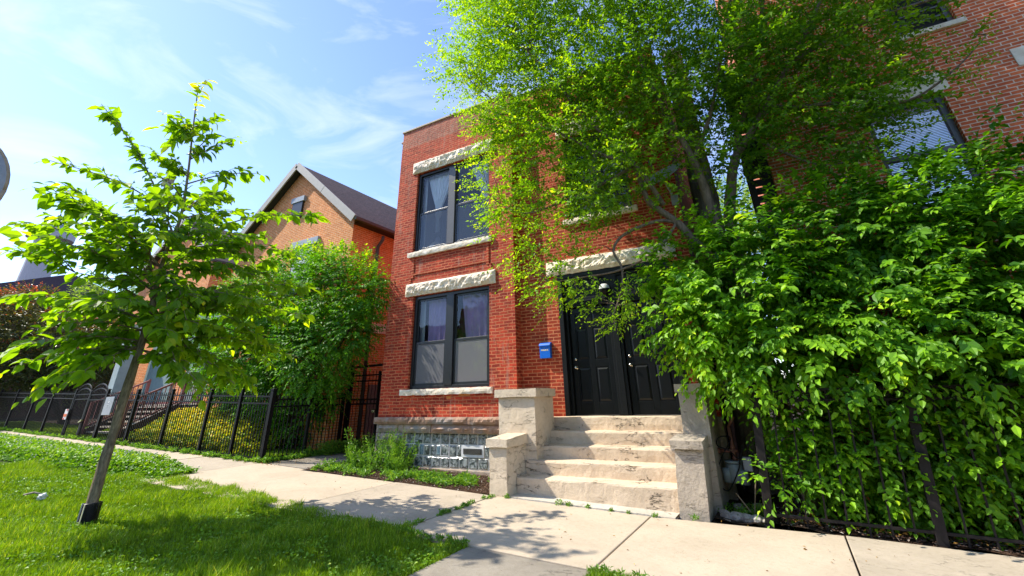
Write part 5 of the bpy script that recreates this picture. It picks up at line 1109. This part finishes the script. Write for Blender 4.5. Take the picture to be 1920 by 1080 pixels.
# tall clover patch with white heads
n = 60000; x = RNG.uniform(-30, -10.9, n); y = RNG.uniform(4.0, 5.95, n)
lo = 4.55+np.clip((x+19)*.035, -.4, .6)
lo = np.where(x > -13.5, 4.75+(x+13.5)*.16, np.where(x < -19, 4.5, 4.5+(x+19)*.045)); k = y > lo; x, y = x[k], y[k]; hmax = .25*np.clip((y-lo[k])/.25, .15, 1)*np.clip((-10.7-x)/1.5, .35, 1); n = len(x)
Pq = np.stack([x, y, gz(x)+hmax*(.25+.75*RNG.random(n)**.6)], 1); A = norm(RNG.normal(0, 1, (n, 3))*np.array([1, 1, .5])); Nn = np.array([0, -.2, 1])+RNG.normal(0, .4, (n, 3))
o = leafmesh('clover_patch', Pq, A, Nn, .06+.035*RNG.random(n), .04+.025*RNG.random(n), np.clip(RNG.normal(.5, .25, n)+(Pq[:, 2]-gz(x)-.12)*1.5, 0, 1), LEAF4, M['clover'], None); o['kind'] = 'stuff'; tag(o, 'taller clover patch with white flower heads at the left lawn edge', 'clover')
mb = MB(); idx = RNG.choice(n, 420, replace=False)
for i in idx:
    p = Pq[i]; mb.lathe([(0, .0), (.013, .004), (.016, .014), (.008, .024), (0, .026)], (p[0], p[1], gz(p[0])+hmax[i]+random.uniform(-.01, .04)), n=6)
mb2 = mb.build('clover_flowers', M['flower_w'], smooth=True); tag(mb2, 'white clover flower heads over the tall clover patch', 'flowers', kind='stuff')
x = RNG.uniform(-24, -10.8, 90); y = RNG.uniform(5.1, 5.9, 90); o = blades('seed_stalks', np.stack([x, y, gz(x)], 1), np.full(90, .42)*(.6+.5*RNG.random(90)), np.full(90, .005), np.full(90, .9), M['grass'], lean=.3); tag(o, 'thin dry seed stalks above the clover patch', 'grass')
# grass strip right of carriage walk and joint weeds
x, y = lawnpts(60000, -1.98, 3, 3.2, 4.93); o = blades('verge_grass', np.stack([x, y, gz(x)], 1), .05+.03*RNG.random(len(x)), np.full(len(x), .006), np.clip(RNG.normal(.35, .2, len(x)), 0, 1), M['grass']); tag(o, 'grass verge at the bottom edge right of the grey slab', 'grass')
def tuft(name, spots, label, n=70, r=.05, h=.06, m='leaf_weed', tm=LEAF4, ll=.04):
    Ps = []
    for (cx, cy, sc) in spots:
        k = int(n*sc); a = RNG.random(k)*2*np.pi; rr = r*sc*np.sqrt(RNG.random(k)); hh = h*RNG.random(k)*sc; Ps.append(np.stack([cx+np.cos(a)*rr, cy+np.sin(a)*rr, gz(cx)+.02+hh], 1))
    P_ = np.concatenate(Ps); k = len(P_); A = norm(RNG.normal(0, 1, (k, 3))*np.array([1, 1, .6])+np.array([0, 0, .4])); Nn = np.array([0, 0, 1])+RNG.normal(0, .4, (k, 3))
    o = leafmesh(name, P_, A, Nn, ll*(.6+.8*RNG.random(k)), ll*.38*(.6+.8*RNG.random(k)), np.clip(RNG.normal(.45, .25, k), 0, 1), tm, M[m], None); o['kind'] = 'stuff'; tag(o, label, 'weeds')
sp1 = [(-4.5+random.uniform(-.03, .03), 5.0+t, .4+.9*abs(noise.noise(Vector((t*4, 1, 1))))) for t in np.linspace(0, 2.1, 34) if noise.noise(Vector((t*2.6, 7, 1))) > -.12]
tuft('joint_weeds', sp1, 'weeds sprouting in the sidewalk joint left of the stairs', 60, .05, .05)
tuft('joint_weeds', [(-3.35, 7.16, .9), (-3.2, 7.17, .8), (-2.9, 7.17, .5), (-2.55, 7.17, .5), (-1.95, 7.17, .7), (-4.24, 7.14, .8), (-1.45, 7.30, .8), (-2.3, 7.17, .4)], 'weed tufts along the foot of the front steps', 60, .06, .05)
tuft('edge_weeds', [(-2.0+i*.07, 4.9+random.uniform(-.05, .05), random.uniform(.4, 1)) for i in range(14)]+[(-3.45-i*.06, 4.93+random.uniform(-.03, .05), random.uniform(.4, .9)) for i in range(24)], 'weeds along the near edge of the sidewalk', 50, .05, .05)
tuft('fence_weeds', [(x, 7.40+random.uniform(-.06, .08), random.uniform(.3, 1.0)) for x in np.linspace(-30, -10.9, 130)]+[(-10.98+random.uniform(-.05, .1), y, random.uniform(.5, 1)) for y in np.linspace(7.5, 9.6, 26)], 'low weeds growing along the foot of the left fence', 55, .10, .10, ll=.08)
# weed clump by the basement window
wd = [(-8.4, 8.15, 1.6, .95), (-8.0, 8.2, 1.6, .90), (-7.65, 8.15, 1.5, .75), (-8.7, 8.1, 1.3, .55), (-7.4, 8.0, 1.1, .45), (-8.15, 7.85, 1.4, .5), (-7.6, 8.45, .8, .95)]
Ps = []; Ds = []; Ls = []
for cx, cy, sc, hh in wd:
    for q in range(26): a = random.random()*6.28; rr = .26*math.sqrt(random.random())*sc*.7; Ps.append((cx+math.cos(a)*rr, cy+math.sin(a)*rr*.7, .2)); Ds.append((math.cos(a)*.35, math.sin(a)*.35, 1)); Ls.append(hh*random.uniform(.6, 1.05))
wt = thing('weed_clump', 'bushy green weeds standing against the stone foundation left of the glass blocks', 'weeds', (-8.1, 8.1, .2))
A_ = shoots(np.array(Ps), np.array(Ds), np.array(Ls), 26, .095, .030, side=.9, down=-.15, updn=.7, varc=RNG.random(len(Ps))*.6, rnd=.3, arch=.12); leafmesh('foliage', *A_, LEAF4, M['leaf_weed'], wt)
tuft('bed_weeds', [(random.uniform(-9.3, -5.2), random.uniform(7.3, 7.9), random.uniform(.5, 1.2)) for _ in range(75)]+[(random.uniform(-7.4, -4.8), random.uniform(7.9, 8.4), random.uniform(.3, .7)) for _ in range(22)], 'low weeds in the mulch strip before the glass blocks', 55, .13, .10, ll=.075)
tuft('gate_weeds', [(random.uniform(-11.0, -9.7), random.uniform(9.4, 9.7), random.uniform(.8, 1.6)) for _ in range(12)]+[(random.uniform(-10.95, -10.7), random.uniform(8.4, 9.6), random.uniform(.8, 1.5)) for _ in range(10)], 'leafy weeds at the foot of the narrow side gate', 60, .15, .22, ll=.09)
tuft('gangway_weeds', [(random.uniform(-1.2, -.6), random.uniform(7.65, 8.2), random.uniform(.5, 1.0)) for _ in range(16)], 'small weeds on the soil in front of the gas meter', 50, .10, .10, ll=.05)
# mulch chips and fallen leaves
def litter(name, n, x0, x1, y0, y1, label, m, ln, zf=.03, zr=.03, cat='leaves'):
    x = RNG.uniform(x0, x1, n); y = RNG.uniform(y0, y1, n); P_ = np.stack([x, y, gz(x)+zf+zr*RNG.random(n)], 1)
    A = norm(RNG.normal(0, 1, (n, 3))*np.array([1, 1, .2])); Nn = np.array([0, 0, 1])+RNG.normal(0, .3, (n, 3))
    o = leafmesh(name, P_, A, Nn, ln*(.5+RNG.random(n)), ln*.5*(.5+RNG.random(n)), RNG.random(n), LEAF4, m, None); o['kind'] = 'stuff'; tag(o, label, cat)
M['chip'] = leaf_mat('mulch_chip', (.05, .025, .015), (.20, .11, .07), (.5, .45, .4), .0, .8, (1, 1, 1))
litter('mulch_chips', 7000, -9.3, -4.62, 7.24, 8.55, 'brown bark mulch before the glass block window', M['chip'], .035, cat='mulch')
litter('mulch_chips', 9000, -.5, 6, 7.5, 8.6, 'brown mulch under the right fence', M['chip'], .04, cat='mulch')
litter('fallen_leaves', 500, -.4, 4, 7.5, 8.1, 'yellow and orange fallen leaves at the foot of the right fence', M['dead_leaf'], .05, .07)
litter('fallen_leaves', 60, -3, 2.5, 5.1, 7.4, 'scattered tiny yellow leaves on the right sidewalk', M['dead_leaf'], .032, .024, .004)
litter('fallen_leaves', 260, -14, -10.2, 7.2, 8.2, 'brown leaves on the sidewalk by the fence corner post', M['dead_leaf'], .045, .03, .02)
litter('fallen_leaves', 40, -9, -3.5, 5.2, 7.1, 'few dark specks of leaf on the sidewalk left of the stairs', M['dead_leaf'], .028, .024, .003)
# garden flowers behind left fence
n = 15000; x = RNG.uniform(-18.9, -12.4, n); y = RNG.uniform(7.6, 9.4, n); hm = .25+.75*np.clip((y-7.6)/1.3, 0, 1); hm *= np.clip((-12.0-x)/1.2, .3, 1)*np.clip((x+19.3)/1.0, .3, 1)
P_ = np.stack([x, y, gz(x)+hm*(.3+.7*RNG.random(n)**.5)], 1); A = norm(RNG.normal(0, 1, (n, 3))*np.array([1, 1, .6])); Nn = np.array([0, -.4, 1])+RNG.normal(0, .4, (n, 3))
o = leafmesh('garden_flowers', P_, A, Nn, .09+.05*RNG.random(n), .06+.03*RNG.random(n), np.clip(RNG.normal(.45, .32, n)+(P_[:, 2]-gz(x)-.4)*.5, 0, 1), LEAF4, M['flower_y'], None); o['kind'] = 'stuff'; tag(o, 'yellow and green variegated garden plants behind the left fence', 'plants')
x = RNG.uniform(-34, -11.2, 60000); y = RNG.uniform(7.55, 9.6, 60000); o = blades('yard_grass', np.stack([x, y, gz(x)+.01], 1), .08+.05*RNG.random(len(x)), np.full(len(x), .012), np.clip(RNG.normal(.55, .2, len(x)), 0, 1), M['grass']); tag(o, 'bright grass in the yard behind the left fence', 'grass')
# litter in the lawn
p = Vector((-10.40, 3.42, gz(-10.4)+.06)); mb = MB(); s = 10; V = []
for a in range(7):
    for b in range(s):
        th = math.pi*a/6; phi = 2*math.pi*b/s; dd = Vector((math.sin(th)*math.cos(phi), math.sin(th)*math.sin(phi), math.cos(th)*.8)); V.append(p+dd*.05*(1.1+1.0*noise.noise(dd*2.7)))
mb.add(V, [(a*s+b, a*s+(b+1) % s, (a+1)*s+(b+1) % s, (a+1)*s+b) for a in range(6) for b in range(s)]); o = mb.build('paper_litter', M['white']); tag(o, 'crumpled white paper in the grass left of the young tree', 'litter')
mb = MB(); mb.tube([p+Vector((-.36, -.12, .02)), p+Vector((-.2, -.05, .05)), p+Vector((-.06, 0, .03))], [.012, .015, .010], 6); o = mb.build('stick', M['log'], smooth=True); tag(o, 'pale stick lying in the grass beside the white paper', 'stick')
# off-frame street tree behind and left of the camera: its shade falls on the near lawn and slabs
# ================================================================== ACROSS THE STREET (seen in the window panes)
sheet('road', [(-120, -16), (60, -16), (60, -7.5), (-120, -7.5)], -.10, plain('asphalt', (.05, .05, .052), .9, 40, .2, .004))
for i, (x0_, x1_, h_, c_) in enumerate(((-44, -31, 9, 'brick_dark'), (-29, -19, 10.5, 'brick_right'), (-17, -8, 8.5, 'brick_orange'), (-5, 6, 10, 'brick_right'), (9, 21, 9, 'brick_dark'))):
    t = thing('row_house', ['dark brick row house at the far end across the street', 'tall red brick row house across the street', 'orange brick row house across the street', 'red brick row house directly across the street', 'dark brick row house on the right across the street'][i], 'house', ((x0_+x1_)/2, -24, 0), 'row houses across the street')
    wd_ = (x1_-x0_)/3; hl = [(x0_+wd_*k+wd_*.3, x0_+wd_*k+wd_*.7, z_, z_+1.7) for k in range(3) for z_ in (1.6, 5.0)]
    mb = MB(); wall(mb, 'y', -22, x0_, x1_, -.5, h_, hl, -.15, flip=True); mb.quad((x0_, -34, -.5), (x0_, -22, -.5), (x0_, -22, h_), (x0_, -34, h_)); mb.quad((x1_, -22, -.5), (x1_, -34, -.5), (x1_, -34, h_), (x1_, -22, h_)); mb.quad((x0_, -22, h_), (x1_, -22, h_), (x1_, -34, h_), (x0_, -34, h_)); mb.build('wall', M[c_], t)
    for q in hl: mb = MB(); mb.box(q[0], q[1], -22.2, -22.12, q[2], q[3]); mb.build('window', M['frame'], t)
for i, (x_, r_) in enumerate(((-22, 3.6), (-11, 3.9), (-1.5, 3.4), (8, 3.8))):
    bgtree(['large street tree across the road at the far left', 'broad street tree across the road facing the young tree', 'street tree across the road facing the black doors', 'street tree across the road at the right'][i], [(np.array([x_, -18.5, 6.4]), r_), (np.array([x_-1.6, -18.3, 5.2]), r_*.7), (np.array([x_+1.8, -18.7, 5.4]), r_*.7), (np.array([x_, -18.3, 8.6]), r_*.7)], (x_, -18.5, 0), 1500, .28, M['leaf_bush'], 'street_tree', 'street trees across the road')
